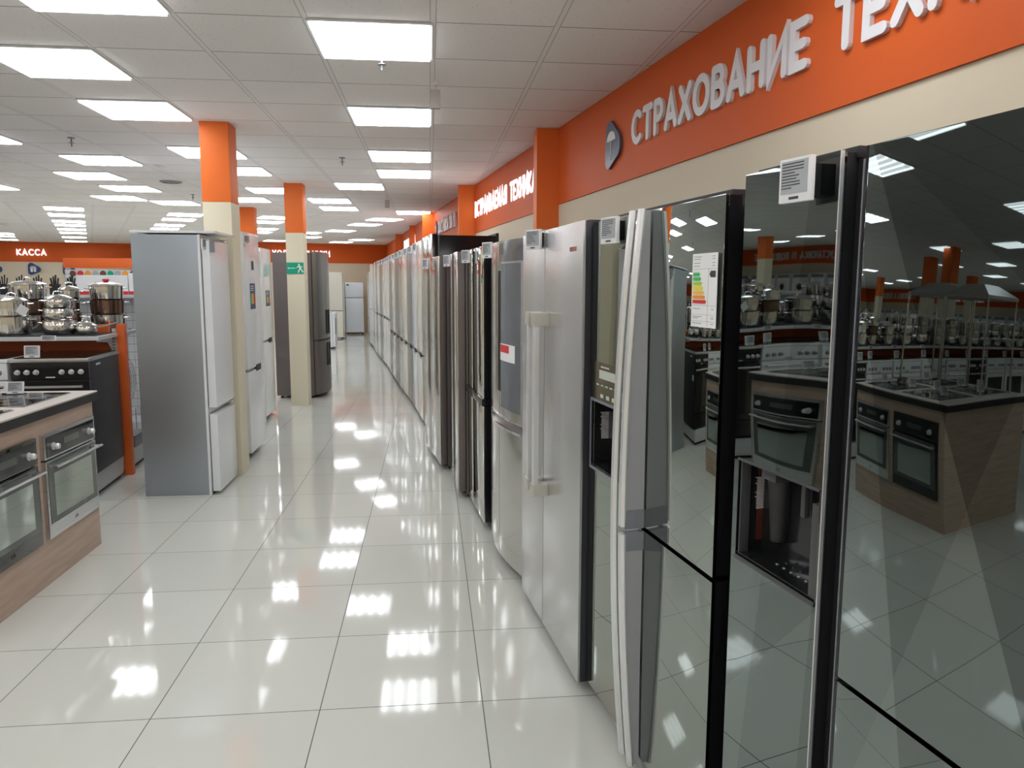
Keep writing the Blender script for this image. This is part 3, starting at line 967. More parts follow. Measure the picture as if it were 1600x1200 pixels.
# ---------------- left side of the aisle ----------------
# built-in fridge
LZ = PI / 2
f = Fr('integrated_fridge', 'integrated fridge with bare grey steel side and two thick white doors beside the column', -1.565, 5.78, LZ, .54, .535, 1.915, 'sidesteel', y_body=.08, z0=.0, feet=False)
f.mb().box(0, .54, .062, .0795, 0.0, 1.905, .002).build('front_frame', 'white', f.t)
f.mb().box(-.008, .55, -.05, .536, 1.913, 1.93, .003).build('top_panel', 'white', f.t)
d1 = f.door(.012, .528, .655, 1.865, 'white', th=.055, bev=.006, gasket=False)
d2 = f.door(.012, .528, .025, .605, 'white', th=.055, bev=.006, gasket=False)
for zz in (.625, 1.88):
    f.mb().box(.47, .53, .0, .075, zz - .012, zz + .012, .003).build('hinge', 'chrome', f.t)
f.mb().box(.0, .04, -.03, -.003, 1.78, 1.86, .003).build('door_bracket', 'greyplastic', d1)
price_tag(-1.60, 5.80, 1.80, math.radians(60), 'small price tag at the top corner of the integrated fridge', w=.07, h=.075)

def sticker(f, door, x0, x1, z0, z1, base, cells, name='promo_sticker'):
    s = MB(f.off).box(x0, x1, -.0015, 0, z0, z1).build(name, base, door, smooth=False, label='printed energy and feature sticker')
    n = len(cells)
    for i, c in enumerate(cells):
        a = x0 + (x1 - x0) * (.1 + .8 * i / n); b = x0 + (x1 - x0) * (.1 + .8 * (i + .85) / n)
        MB(f.off).box(a, b, -.0022, -.0015, z0 + (z1 - z0) * .2, z0 + (z1 - z0) * .6).build('sticker_block', c, s, smooth=False)
    m = MB(f.off)
    for k in range(3):
        zz = z0 + (z1 - z0) * (.72 + k * .08)
        m.box(x0 + (x1 - x0) * .12, x0 + (x1 - x0) * .7, -.0022, -.0015, zz, zz + (z1 - z0) * .025)
    m.build('sticker_print', 'whitep', s, smooth=False)
f = bottomfreezer(-1.60, 6.97, LZ, .60, .66, 2.005, .79, 'white', 'white', 'glossy white fridge with dark display right behind the near column', None)
dd = [c for c in f.t.children if c.name.startswith('door')]
f.mb().box(.27, .36, -.0015, 0, 1.68, 1.76).build('display', 'ink', dd[0], smooth=False)
sticker(f, dd[0], .18, .38, 1.33, 1.56, 'navy', ['grn', 'ltorg', 'red'])
price_tag(-1.585, 7.0, 1.90, math.radians(60), 'price tag at the top of the glossy fridge behind the near column', w=.07, h=.075)
f.mb().box(.0, .6, .661, .675, .1, 1.9).build('rear_grille', 'blackm', f.t, smooth=False)
f = bottomfreezer(-1.80, 7.98, LZ, .60, .60, 1.90, .80, 'white', 'white', 'narrow sliver of plain white fridge between two stickered white fridges', None)
f = bottomfreezer(-1.87, 8.93, LZ, .55, .60, 1.955, .905, 'white', 'white', 'rounded white fridge with green sticker beside the grey side panel', None)
dd = [c for c in f.t.children if c.name.startswith('door')]
MB(f.off).box(.18, .34, -.0015, 0, 1.64, 1.74).build('green_sticker', mat('pale_green_print', (.35, .62, .52), .5), dd[0], smooth=False)
sticker(f, dd[0], .20, .42, 1.30, 1.48, 'navy', ['grn', 'ltorg', 'red'])
# big grey french door behind second column
W = .84
f = Fr('french_door_fridge', 'large dark grey four door fridge with black handles behind the second column', -1.52, 10.70, math.radians(86), W, .58, 1.985, 'greyside')
s = W / 2
for a in ((0, s - .003, .80, 1.985), (s + .003, W, .80, 1.985)):
    d = bowed(f, a[0], a[1], a[2], a[3], .05, W).build('door', mat('graphite_steel_door', (.24, .235, .235), .25, .8), f.t)
    xx = s - .07 if a[0] == 0 else s + .07
    f.mb().box(xx - .012, xx + .012, -.062, -.03, .86, 1.20, .004).build('handle', 'blackm', d)
for a in ((0, s - .003, .05, .78), (s + .003, W, .05, .78)):
    d = bowed(f, a[0], a[1], a[2], a[3], .05, W).build('door', 'greyside', f.t)
    xx = s - .07 if a[0] == 0 else s + .07
    f.mb().box(xx - .012, xx + .012, -.062, -.03, .42, .74, .004).build('handle', 'blackm', d)
bowed(f, 0, W, .78, .80, .035, W).build('grip_channel', 'blackm', f.t)
f.mb().box(-.0012, 0.0, .12, .19, .12, .26).build('rating_plate', 'whitep', f.t, smooth=False)
# whites beyond
f = bottomfreezer(-1.62, 12.05, LZ, .60, .60, 1.86, .75, 'white', 'white', 'white fridge with blue sticker just beyond the dark grey four door fridge', None, handle='none')
dd = [c for c in f.t.children if c.name.startswith('door')]
MB(f.off).box(.15, .35, -.0015, 0, 1.45, 1.60).build('blue_sticker', 'navy', dd[0], smooth=False)
f = bottomfreezer(-1.69, 12.75, LZ, .60, .60, 1.84, .75, 'white', 'white', 'second white fridge beyond the dark grey four door fridge', None, handle='none')
# chest height freezers
def small_freezer(x, y, label):
    f = Fr('small_freezer', label, x, y, LZ, .5, .5, .85, 'white', cat='freezer', group='waist high freezers at the far end')
    d = f.door(0, .5, .05, .85, 'white', bev=.006)
    f.mb().box(.04, .09, -.02, 0, .35, .75, .004).build('handle', 'greyplastic', d)
small_freezer(-2.28, 18.9, 'nearer waist high white freezer in front of the cream fridge')
small_freezer(-2.38, 19.6, 'farther waist high white freezer in front of the cream fridge')
f = bottomfreezer(-3.02, 22.3, 0, .56, .6, 1.88, .8, 'cream', 'cream', 'tall cream fridge facing us at the far end left', None, handle='none')
MB(f.off).box(.03, .07, -.03, 0, 1.4, 1.6, .004).build('handle', 'blackm', f.t)
def topfreezer(x, y, rz, W, H, sp, label):
    f = Fr('top_freezer_fridge', label, x, y, rz, W, .55, H, 'white')
    f.door(0, W, sp + .01, H, 'coolwhite', bev=.008)
    f.door(0, W, .06, sp - .01, 'coolwhite', bev=.008)
    f.mb().box(0, W, .01, .05, sp - .012, sp + .012).build('door_gap', 'greyplastic', f.t, smooth=False)
    return f
f = topfreezer(-2.60, 24.35, math.radians(4), .55, 1.60, 1.13, 'white two door fridge facing us against the far wall')
MB(f.off).box(.04, .12, -.002, 0, 1.50, 1.54).build('brand_mark', 'ink', f.t, smooth=False)
topfreezer(-2.98, 24.2, math.radians(4), .36, 1.60, .65, 'narrow white fridge at the left of the far wall fridge')

# ---------------- signs ----------------
def wdir(p, q):
    d = (Vector(q) - Vector(p)).normalized()
    return (d.x, d.y)
wd = wdir(far_r, (WX(0), 0))
off = .013
def wpt(Y, z):
    return (WX(Y) - off * .992, Y - off * .125, z)
sign_text('СТРАХОВАНИЕ ТЕХНИКИ', 3.02, .20, .10, 'wall_sign', 'pale grey raised letters on the nearest orange band, mostly cut by the frame', 'sign', wpt(4.72, 2.385), wd, 'signgrey', depth=.018)
sign_text('ВСТРАИВАЕМАЯ ТЕХНИКА', 2.98, .20, .10, 'wall_sign', 'glowing white raised letters between the two nearest wall pilasters', 'sign', wpt(9.93, 2.385), wd, 'signlit', depth=.006)
sign_text('ДОСТАВКА ЗА 1', 1.75, .20, .10, 'wall_sign', 'unlit grey letters between second and third pilasters with round emblem', 'sign', wpt(13.15, 2.38), wd, 'signgrey', depth=.03)
sign_text('КРУПНАЯ ТЕХНИКА', 2.6, .20, .10, 'wall_sign', 'glowing washed out letters far along the right wall', 'sign', wpt(19.4, 2.40), wd, 'signlit', depth=.006)
kd = Vector((9.4, 2.15)).normalized()
sign_text('КАССА', .80, .20, .095, 'wall_sign', 'glowing white checkout sign on the far left orange band', 'sign', (-12.44 + .03, 25.11 - .06, 2.385), (kd.x, kd.y), 'signlit', depth=.006)
fd = Vector((-1.385 + 8.2, 25.56 - 23.22)).normalized()
sign_text('ХОЛОДИЛЬНИКИ', 1.75, .20, .09, 'wall_sign', 'glowing white letter tops showing above the dark grey fridge', 'sign', (-4.75, 24.33, 2.375), (fd.x, fd.y), 'signlit', depth=.006)
sign_text('УСТАНОВКА И ПОДКЛЮЧЕНИЕ', 3.9, .26, .08, 'wall_sign', 'grey letters on the left wall band, seen in the mirror doors', 'sign', (-17.48, 19.0, 2.36), (0, 1), 'signgrey', depth=.03)
sign_text('ТЕХНИКА ДЛЯ ДОМА', 3.3, .26, .09, 'wall_sign', 'glowing letters on the left wall band, seen in the nearest mirror door', 'sign', (-17.48, 14.0, 2.36), (0, 1), 'signlit', depth=.006)

def drop_shape(w, h):
    """rounded triangle, blunt on the left, rounded tip to the right"""
    pts = []
    for cx, cy, r_, a0, a1 in ((.74, .46, .26, -58, 62), (.27, .74, .26, 62, 176), (.22, .24, .22, 180, 300)):
        pts += [(p[0] * w, p[1] * h) for p in arc(cx, cy, r_, r_, a0, a1, 9)]
    return pts
FN = lambda a, b, t: (a, -t, b)
def emblem(label, loc, rz, w, h, m, icon, cat='emblem'):
    t = thing('wall_emblem', label, cat, loc, rz)
    MB().prism(drop_shape(w, h), FN, 0, .02).build('plate', m, t, smooth=False)
    mb = MB()
    cx, cy = w * .42, h * .5
    if icon == 'umbrella':
        r = w * .30
        dome = arc(cx, cy + h * .05, r, h * .22, 180, 0, 12)
        sc = []
        for k in range(4):
            sc += arc(cx + r - (k + .5) * r / 2, cy + h * .05, r / 4, h * .03, 0, 180, 4)[1:]
        mb.prism(dome + sc, FN, .02, .024)
        mb.ribbon([(cx, cy + h * .1), (cx, cy - h * .25), (cx - w * .03, cy - h * .29), (cx - w * .07, cy - h * .26)], w * .012, FN, .02, .024)
    elif icon == 'gift':
        s_ = h * .2
        mb.box(cx - s_, cx - .012, -.024, -.02, cy - s_ * 1.2, cy + s_ * .1).box(cx + .012, cx + s_, -.024, -.02, cy - s_ * 1.2, cy + s_ * .1)
        mb.box(cx - s_ * 1.2, cx + s_ * 1.2, -.024, -.02, cy + s_ * .2, cy + s_ * .55)
        mb.ribbon(arc(cx - s_ * .45, cy + s_ * .9, s_ * .4, s_ * .25, 0, 345, 12), h * .015, FN, .02, .024, True)
        mb.ribbon(arc(cx + s_ * .45, cy + s_ * .9, s_ * .4, s_ * .25, 0, 345, 12), h * .015, FN, .02, .024, True)
    elif icon == 'rouble':
        s_ = h * .24
        mb.ribbon([(cx - s_ * .5, cy - s_ * .9), (cx - s_ * .5, cy + s_), (cx + s_ * .7, cy + s_)], h * .03, FN, .02, .024)
        mb.ribbon([(cx - s_ * .5, cy + s_ * .3)] + arc(cx + s_ * .2, cy - s_ * .2, s_ * .5, s_ * .5, 90, -90, 6) + [(cx - s_, cy - s_ * .7)], h * .03, FN, .02, .0244)
        mb.ribbon([(cx - s_ * 1.0, cy - s_ * .25), (cx + s_ * .1, cy - s_ * .25)], h * .02, FN, .02, .0248)
    else:
        mb.ribbon(arc(cx, cy, h * .16, h * .16, 0, 345, 14), h * .03, FN, .02, .024, True)
    mb.build('icon', 'whitep', t, smooth=False)
    return t
emblem('slate blue emblem with white umbrella beside the nearest wall letters', wpt(5.16, 2.30), math.atan2(wd[1], wd[0]), .26, .31, 'slate', 'umbrella')
emblem('small blue emblem before the unlit letters far along right wall', wpt(13.6, 2.35), math.atan2(wd[1], wd[0]), .26, .28, 'slate', 'ring')
def kpt(px_x):
    return (px_x, 25.8 + .2287 * (px_x + 9.45) - .03)
kz = math.atan2(kd.y, kd.x)
for xx, ic, lb in ((-12.16, 'gift', 'navy emblem with a white gift on the checkout wall'), (-11.25, 'rouble', 'navy emblem with a white rouble symbol on the checkout wall'), (-13.15, 'ring', 'navy emblem cut by the left photo edge')):
    a, b = kpt(xx)
    emblem(lb, (a, b, 1.80), kz, .34, .37, 'blue', ic)
# exit sign on the second column
t = thing('exit_sign', 'green emergency exit sign with running man and arrow on the second column', 'sign', (-1.683, 10.045, 1.682))
MB().box(-.104, .104, -.006, .004, 0, .14, .001).build('panel', 'green', t, smooth=False)
mb = MB()
mb.ribbon([(-.085, .07), (.0, .07)], .004, FN, .006, .008)
mb.prism([(-.092, .07), (-.078, .082), (-.078, .058)], FN, .006, .0082)
mb.build('arrow', 'whitep', t, smooth=False)
mb = MB()
mb.prism(arc(.048, .115, .011, .011, 0, 330, 11), FN, .006, .008)
mb.ribbon([(.05, .098), (.064, .062)], .010, FN, .006, .0082)
mb.ribbon([(.052, .096), (.034, .088), (.022, .074)], .005, FN, .006, .0084)
mb.ribbon([(.056, .094), (.074, .082), (.086, .090)], .005, FN, .006, .0086)
mb.ribbon([(.064, .060), (.046, .044), (.040, .018)], .007, FN, .006, .0088)
mb.ribbon([(.066, .060), (.082, .048), (.084, .026), (.098, .026)], .006, FN, .006, .009)
mb.build('running_figure', 'whitep', t, smooth=False)

# ---------------- oven island ----------------
IX1, IY1, IY0, IX0 = -1.99, 4.73, 3.36, -3.35
t = thing('display_counter', 'pale oak kitchen island with charcoal edged worktop and built-in ovens', 'counter', ((IX0 + IX1) / 2, (IY0 + IY1) / 2, 0))
off_i = ((IX0 + IX1) / 2, (IY0 + IY1) / 2, 0)
o1 = (4.09, 4.69); o2 = (3.44, 4.02)
oz0, oz1 = .24, .79
mb = MB(off_i)
mb.box(IX1 - .02, IX1, IY0, IY1, 0, oz0 - .0).box(IX1 - .02, IX1, IY0, IY1, oz1, .875)
for a, b in ((IY0, o2[0]), (o2[1], o1[0]), (o1[1], IY1)):
    mb.box(IX1 - .02, IX1, a, b, oz0, oz1)
mb.build('front_panel', 'wood', t, smooth=False)
MB(off_i).box(IX0, IX1 - .02, IY0, IY0 + .02, 0, .875).build('side_panel', 'wood', t, smooth=False)
MB(off_i).box(IX0, IX1 - .02, IY1 - .02, IY1, 0, .875).build('side_panel', 'wood', t, smooth=False)
MB(off_i).box(IX0, IX0 + .02, IY0 + .02, IY1 - .02, 0, .875).build('back_panel', 'wood', t, smooth=False)
MB(off_i).box(IX1 - .62, IX1 - .60, IY0 + .02, IY1 - .02, 0, .87).build('carcass', 'blackm', t, smooth=False)
MB(off_i).box(IX0 - .03, IX1 + .03, IY0 - .03, IY1 + .02, .876, .922).build('worktop_edge', 'edge', t, smooth=False)
MB(off_i).box(IX0 - .028, IX1 + .028, IY0 - .028, IY1 + .018, .922, .930).build('worktop', 'worktop', t, smooth=False)
def oven(y0, y1, frame, label):
    W = y1 - y0; H = oz1 - oz0
    o = thing('built_in_oven', label, 'oven', (IX1 - .25, (y0 + y1) / 2, oz0), PI / 2, 'built-in ovens in the island')
    # local x -> world +Y, local -y -> world +X ; origin at centre
    F = -.25
    MB().box(-W / 2 + .01, W / 2 - .01, F + .02, .24, .002, H - .004).build('body', 'blackm', o, smooth=False)
    cp = MB().box(-W / 2, W / 2, F - .022, F + .02, H - .135, H, .003).build('control_panel', frame, o)
    MB().box(-W / 2 + .02, W / 2 - .02, F - .0245, F - .022, H - .125, H - .018).build('panel_glass', 'blackglass', cp, smooth=False)
    MB().box(-.09, .09, F - .0255, F - .0245, H - .085, H - .05).build('display', 'ovenglass', cp, smooth=False)
    for xx in (-W / 2 + .09, W / 2 - .09):
        MB().lathe([(.020, F - .0245), (.020, F - .03), (.016, F - .032), (.015, F - .055), (.013, F - .058)], (xx, 0, H - .075), 20, 'Y').build('knob', 'alu', cp)
    d = MB().box(-W / 2, W / 2, F - .022, F + .02, .0, H - .142, .003).build('oven_door', frame, o)
    MB().box(-W / 2 + .022, W / 2 - .022, F - .025, F - .022, .075, H - .15).build('door_glass', 'ovenglass', d, smooth=False)
    MB().box(-W / 2 + .075, W / 2 - .075, F - .0262, F - .025, .105, H - .215).build('door_window', 'ovenwin', d, smooth=False)
    hd = MB().tube([(-W / 2 + .02, F - .062, H - .172), (W / 2 - .02, F - .062, H - .172)], .010, 12, flat=(.007, .012))
    for xx in (-W / 2 + .05, W / 2 - .05):
        hd.box(xx - .02, xx + .02, F - .058, F - .022, H - .178, H - .166, .002)
    hd.build('handle', 'steel', d)
    sign_text('LG', .034, .018, .1, '', '', '', (-.015, .03), (1, 0), 'ink', depth=.001, part='brand_letter', parent=d)
    for ch in d.children:
        if ch.name.startswith('brand_letter'):
            ch.location = (0, F - .0225, 0)
    return o
oven(*o1, 'steel', 'steel framed built-in oven at the far end of the island')
oven(*o2, 'blackglass', 'black glass built-in oven cut by the left photo edge')
def hob(x0, x1, y0, y1, label):
    o = thing('hob', label, 'hob', ((x0 + x1) / 2, (y0 + y1) / 2, .930), 0, 'glass hobs on the island')
    a, b = (x1 - x0) / 2, (y1 - y0) / 2
    MB().box(-a, a, -b, b, 0, .004, .001).build('frame', 'steel', o)
    MB().box(-a + .006, a - .006, -b + .006, b - .006, .0042, .0065).build('glass_top', 'blackglass', o, smooth=False)
    for (xx, yy, r) in ((-a * .45, -b * .45, .09), (a * .45, -b * .45, .075), (-a * .45, b * .45, .075), (a * .45, b * .45, .09)):
        mb = MB(); pts = [(xx + r * math.cos(k * PI / 16), yy + r * math.sin(k * PI / 16), .0068) for k in range(32)]
        mb.tube(pts, .0008, 4, True)
        mb.build('burner_ring', 'tags', o)
hob(-2.62, -2.06, 4.12, 4.64, 'black glass hob at the far right corner of the island')
hob(-2.62, -2.06, 3.50, 4.02, 'black glass hob cut by the photo edge at island front')
hob(-3.28, -2.74, 4.12, 4.64, 'black glass hob on the far left of island, seen in mirror doors')
hob(-3.28, -2.74, 3.50, 4.02, 'black glass hob on the near left of island, seen in mirror doors')
for i, (x, y, r) in enumerate([(-2.33, 4.575, 10), (-2.40, 4.20, 15), (-2.30, 3.66, 25), (-2.52, 3.95, 10), (-3.0, 4.55, 20), (-3.0, 4.0, 15), (-2.9, 3.62, 30), (-3.15, 3.8, 20)]):
    price_tag(x, y, .9372, math.radians(r), 'price tag standing on the corner hob nearest the photo edge of island' if i == 0 else 'price tag standing on the island hobs, %s from the far corner' % ORD[i], w=.085, h=.07, tilt=.35)
# small steel mug shape at the left edge of the hob
t = thing('saucepan', 'small shiny steel pan standing on the island hob at the photo edge', 'pot', (-2.47, 4.42, .9372))
MB().lathe([(.05, 0), (.058, .006), (.06, .05), (.062, .054), (.057, .054), (.055, .01)], (0, 0, 0), 24, cap=False).lathe([(.001, .004), (.055, .004)], (0, 0, 0), 24, cap=False).build('body', 'steelpot', t)
MB().tube([(.055, 0, .045), (.10, 0, .055), (.16, 0, .06)], .008, 8).build('handle', 'steelpot', t)
# hoods on poles
for i, (x0, x1, y0, y1) in enumerate([(-3.25, -2.66, 4.12, 4.64), (-3.25, -2.66, 3.50, 4.02)]):
    t = thing('cooker_hood', 'steel cooker hood on poles over the %s end of island, seen in mirror doors' % ('far' if i == 0 else 'near'), 'cooker hood', ((x0 + x1) / 2, (y0 + y1) / 2, .93), 0, 'cooker hoods over the island')
    a, b = (x1 - x0) / 2, (y1 - y0) / 2
    z = .80
    MB().sweep([[(-a, -b * 1.165, z), (a, -b * 1.165, z), (a, b * 1.165, z), (-a, b * 1.165, z)], [(-a, -b * 1.165, z + .03), (a, -b * 1.165, z + .03), (a, b * 1.165, z + .03), (-a, b * 1.165, z + .03)], [(-a * .45, -b * .45, z + .13), (a * .45, -b * .45, z + .13), (a * .45, b * .45, z + .13), (-a * .45, b * .45, z + .13)]]).build('canopy', 'steel', t, smooth=False)
    for sx, sy in ((-1, -1), (1, -1), (-1, 1), (1, 1)):
        MB().tube([(sx * a * .93, sy * b * 1.13, 0), (sx * a * .93, sy * b * 1.13, z + .012)], .011, 10).build('pole', 'chrome', t)

# ---------------- gondola, cookers, pots ----------------
GA = math.radians(4)
GX, GY = -2.47, 6.50
def gp(x, y):
    a, b = rot2(x, y, GA)
    return GX + a, GY + b
g = thing('shelf_gondola', 'orange and grey double sided shop shelving holding steel pots', 'shelving', (GX, GY, 0), GA)
L = -7.2
MB().box(-.03, .03, -.035, .035, 0, 1.235, .004).build('end_upright', 'ororack', g)
mb = MB().box(-.055, -.031, -.06, -.02, .12, 1.2)
mb.build('slotted_post', 'rackw', g, smooth=False)
mb = MB()
for i in range(42):
    mb.box(-.052, -.046, -.0615, -.06, .14 + i * .025, .152 + i * .025).box(-.040, -.034, -.0615, -.06, .14 + i * .025, .152 + i * .025)
mb.build('post_slots', 'ink', g, smooth=False)
MB().box(L, -.06, -.015, .015, .17, .90).build('peg_panel', 'peg', g, smooth=False)
MB().box(L, -.06, -.016, .016, .90, 1.13).build('back_panel', 'ororack', g, smooth=False)
for sy in (-1, 1):
    y0, y1 = sorted((sy * .05, sy * .84))
    MB().box(L, -.03, y0, y1, .03, .165, .004).build('base_plinth', 'rackw', g)
    MB().box(L, -.05, y0 + .03, y1 - .03, 0, .03).build('toe_kick', 'blackm', g, smooth=False)
    y0, y1 = sorted((sy * .015, sy * .47))
    MB().box(L, -.02, y0, y1, 1.135, 1.165, .003).build('shelf', 'rackw', g)
    MB().prism([(sy * .02, 1.135), (sy * .40, 1.135), (sy * .40, 1.12), (sy * .16, 1.10), (sy * .05, 1.02), (sy * .02, .97)], lambda a, b, t: (t, a, b), -.062, -.056).build('shelf_bracket', 'rackw', g, smooth=False)
MB().box(-.12, -.04, -.35, -.05, .165, .19, .003).build('orange_block', 'ororack', g)
MB().box(-.16, -.07, -.10, -.04, 1.166, 1.235, .003).build('end_stop', 'ororack', g)
MB().box(L, -.05, -.44, -.03, 1.1655, 1.172).build('shelf_mat', 'blackm', g, smooth=False)
MB().box(L, -.05, .03, .44, 1.1655, 1.172).build('shelf_mat', 'blackm', g, smooth=False)

def cooker(x, y, rz, W, label, color, white=False, knobs=6):
    D, H = .66, .87
    t = thing('cooker', label, 'cooker', (x, y, .168), rz, 'freestanding cookers along the shelving')
    MB().box(-W / 2, W / 2, .03, D, .02, H - .03, .004).build('body', color, t)
    MB().box(-W / 2 - .006, W / 2 + .006, -.005, D + .006, H - .03, H - .006, .003).build('top_frame', 'steel' if not white else 'white', t)
    MB().box(-W / 2 + .012, W / 2 - .012, .02, D - .02, H - .006, H).build('hob_glass', 'blackglass', t, smooth=False)
    cp = MB().box(-W / 2, W / 2, -.002, .03, H - .15, H - .032, .004).build('control_panel', 'black' if not white else 'white', t)
    xs = [(-.42 + .12 * k) * W for k in range(3)] + [(.15 + .125 * k) * W for k in range(3)]
    for xx in xs:
        MB().lathe([(.019, -.002), (.018, -.006), (.014, -.008), (.013, -.028), (.011, -.030)], (xx, 0, H - .10), 16, 'Y').build('knob', 'alu' if not white else 'greyplastic', cp)
    MB().box(-.03, .03, -.0045, -.002, H - .14, H - .133).build('brand_mark', 'whitep' if not white else 'ink', cp, smooth=False)
    d = MB().box(-W / 2, W / 2, -.005, .03, .18, H - .158, .004).build('oven_door', 'black' if not white else 'white', t)
    MB().box(-W / 2 + .05, W / 2 - .05, -.0062, -.005, .24, H - .26).build('door_window', 'blackglass', d, smooth=False)
    MB().tube([(-W / 2 + .03, -.045, H - .20), (W / 2 - .03, -.045, H - .20)], .009, 10).tube([(-W / 2 + .05, -.045, H - .20), (-W / 2 + .05, -.003, H - .20)], .007, 8).tube([(W / 2 - .05, -.045, H - .20), (W / 2 - .05, -.003, H - .20)], .007, 8).build('handle', 'steel', d)
    MB().box(-W / 2, W / 2, 0, .03, .02, .172, .004).build('drawer', 'black' if not white else 'white', t)
    return t
cx, cy = gp(-.245, -.79)
ck = cooker(cx, cy, GA, .50, 'black cooker with steel rimmed glass top and six knobs, end of row', 'graphite')
MB().box(.2505, .2515, .15, .24, .80, .815).build('side_sticker', 'whitep', ck, smooth=False)
MB().box(.2505, .2515, .04, .11, .55, .61).build('price_sticker', 'whitep', ck, smooth=False, label='white side sticker with a red spot')
cw = None
for i in range(11):
    x, y = gp(-.78 - i * .56, -.79)
    if i == 4:
        cooker(x, y, GA, .50, 'dark brown cooker in the middle of the white row, seen in mirror doors', 'graphite')
    elif cw is None:
        cw = cooker(x, y, GA, .52, 'white cooker standing next to the black one at left photo edge', 'white', True)
    else:
        dup(cw, (x, y, .168), GA, 'white cooker further along the shelving row, seen only in mirror doors', 'white cookers seen in reflections')
    z = .168 + .871
    xx, yy = gp(-.70 - i * .56, -.60)
    price_tag(xx, yy, z, GA, 'price tag on the white cooker row, %s from the black cooker' % ORD[i], w=.09, h=.08, tilt=.2)
xx, yy = gp(-.36, -.77)
price_tag(xx, yy, .168 + .871, GA, 'price tag standing on the black cooker glass top', w=.10, h=.085, tilt=.15)

# pots
def pot(loc, r, h, m, label, lid=True, bulge=0, handles='loops', group='steel pots on the shelving', rz=0, knob='chrome'):
    t = thing('cooking_pot', label, 'pot', loc, rz, group)
    b = bulge * r
    prof = [(.002, 0), (r * .86, 0), (r * .93, h * .06), (r * .96 + b, h * .4), (r * .97 + b * .5, h * .75), (r * .97, h - .006), (r, h - .003), (r, h), (r * .96, h), (r * .95, h - .01)]
    mb = MB().lathe(prof, (0, 0, 0), 28, cap=False)
    mb.lathe([(.002, h - .012), (r * .95, h - .012)], (0, 0, 0), 28, cap=False)
    mb.build('body', m, t)
    if handles == 'loops':
        for s_ in (-1, 1):
            MB().tube([(s_ * r * .95, -.035, h * .8), (s_ * (r + .025), -.03, h * .82), (s_ * (r + .03), 0, h * .83), (s_ * (r + .025), .03, h * .82), (s_ * r * .95, .035, h * .8)], .0045, 8).build('handle', 'chrome', t)
    elif handles == 'stick':
        MB().tube([(r * .9, 0, h * .75), (r + .05, 0, h * .85), (r + .14, 0, h * 1.25)], .01, 8, flat=(.007, .012)).build('handle', 'greyplastic', t)
    if lid:
        l = MB().lathe([(r * 1.0, h), (r * 1.0, h + .004), (r * .75, h + .02), (r * .4, h + .03), (.003, h + .034)], (0, 0, 0), 28, cap=False).build('lid', 'steelpot', t)
        if knob == 'chrome':
            MB().tube([(-.03, 0, h + .03), (-.026, 0, h + .052), (0, 0, h + .06), (.026, 0, h + .052), (.03, 0, h + .03)], .004, 8).build('knob', 'chrome', l)
        else:
            MB().lathe([(.01, h + .03), (.028, h + .045), (.026, h + .055), (.002, h + .06)], (0, 0, 0), 16, cap=False).build('knob', knob, l)
    return t
ZS = 1.1725
def stack(x, y, items, where, knob='chrome'):
    z = ZS
    n = len(items)
    for i, (r, h, m, bul) in enumerate(items):
        px_, py_ = gp(x, y)
        top = i == n - 1
        pos = 'top' if top else ('bottom' if i == 0 else 'middle')
        pot((px_, py_, z), r, h, m, '%s pot of the %s' % (pos, where), lid=top, bulge=bul, rz=GA + .3 * i, knob=knob)
        z += h + .002
S_, Dp = 'steelpot', 'darkpot'
stack(-.685, -.25, [(.128, .137, S_, 0), (.112, .115, S_, 0)], 'straight sided stack with the dangling white tag')
x, y = gp(-.565, -.37)
tg = MB().box(-.035, .035, -.002, .002, -.035, .035, rot=Matrix.Rotation(math.radians(35), 3, 'Y')).build('paper_tag', 'tagw', smooth=False)
tg.location = (x, y, ZS + .185)
tag(tg, 'tilted white paper tag hanging on the straight sided pot stack', 'tag')
stack(-.36, -.25, [(.118, .105, S_, .08), (.108, .09, S_, .08), (.095, .07, S_, .05)], 'rounded stack in the middle of the shelf front')
px_, py_ = gp(-.165, -.27)
pot((px_, py_, ZS), .075, .065, S_, 'small lidded saucepan with dark handle beside the orange upright', handles='stick', bulge=.08, rz=.6)
stack(-.94, -.26, [(.10, .12, S_, 0), (.11, .10, Dp, 0), (.12, .09, S_, 0)], 'stack cut by the left photo edge')
stack(-.17, .24, [(.135, .13, S_, 0), (.132, .12, Dp, 0), (.13, .11, S_, 0)], 'tall stack right behind the orange upright with red knob lid', 'red')
stack(-.45, .23, [(.085, .14, Dp, 0), (.085, .10, S_, 0), (.08, .09, S_, 0)], 'dark stack seen between the shelf front stacks')
stack(-.76, .23, [(.14, .13, S_, 0), (.14, .12, Dp, 0), (.14, .12, S_, 0)], 'wide lidded stack behind the straight sided pots')
stack(-1.10, .23, [(.13, .13, S_, 0), (.13, .12, Dp, 0), (.13, .11, S_, 0)], 'rear stack with big loop lid at the photo edge')
far_lab = 'steel pot further along the shelf, seen only in mirror doors'
far_grp = 'pots seen in reflections'
protos = [(pot((*gp(-1.30, -.25), ZS), .12, .12, S_, far_lab, group=far_grp, lid=False), .12),
          (pot((*gp(-1.46, .2), ZS), .13, .14, S_, far_lab, group=far_grp, bulge=.06, lid=False), .14),
          (pot((*gp(-1.30, -.25), ZS + .122), .12, .11, S_, far_lab, group=far_grp), .11)]
rr = random.Random(11)
for row, y0 in ((0, -.25), (1, .22)):
    for k in range(15):
        x, y = gp(-1.68 - row * .16 - k * .36, y0 + rr.uniform(-.03, .03))
        z = ZS
        n = rr.choice((1, 2, 3)) if row == 0 else 3
        for j in range(n):
            s_ = rr.uniform(.85, 1.0)
            p, hh = protos[2] if j == n - 1 else protos[(k + j) % 2]
            dup(p, (x, y, z), rr.uniform(0, 3), scale=(s_, s_, s_))
            z += hh * s_ + .002
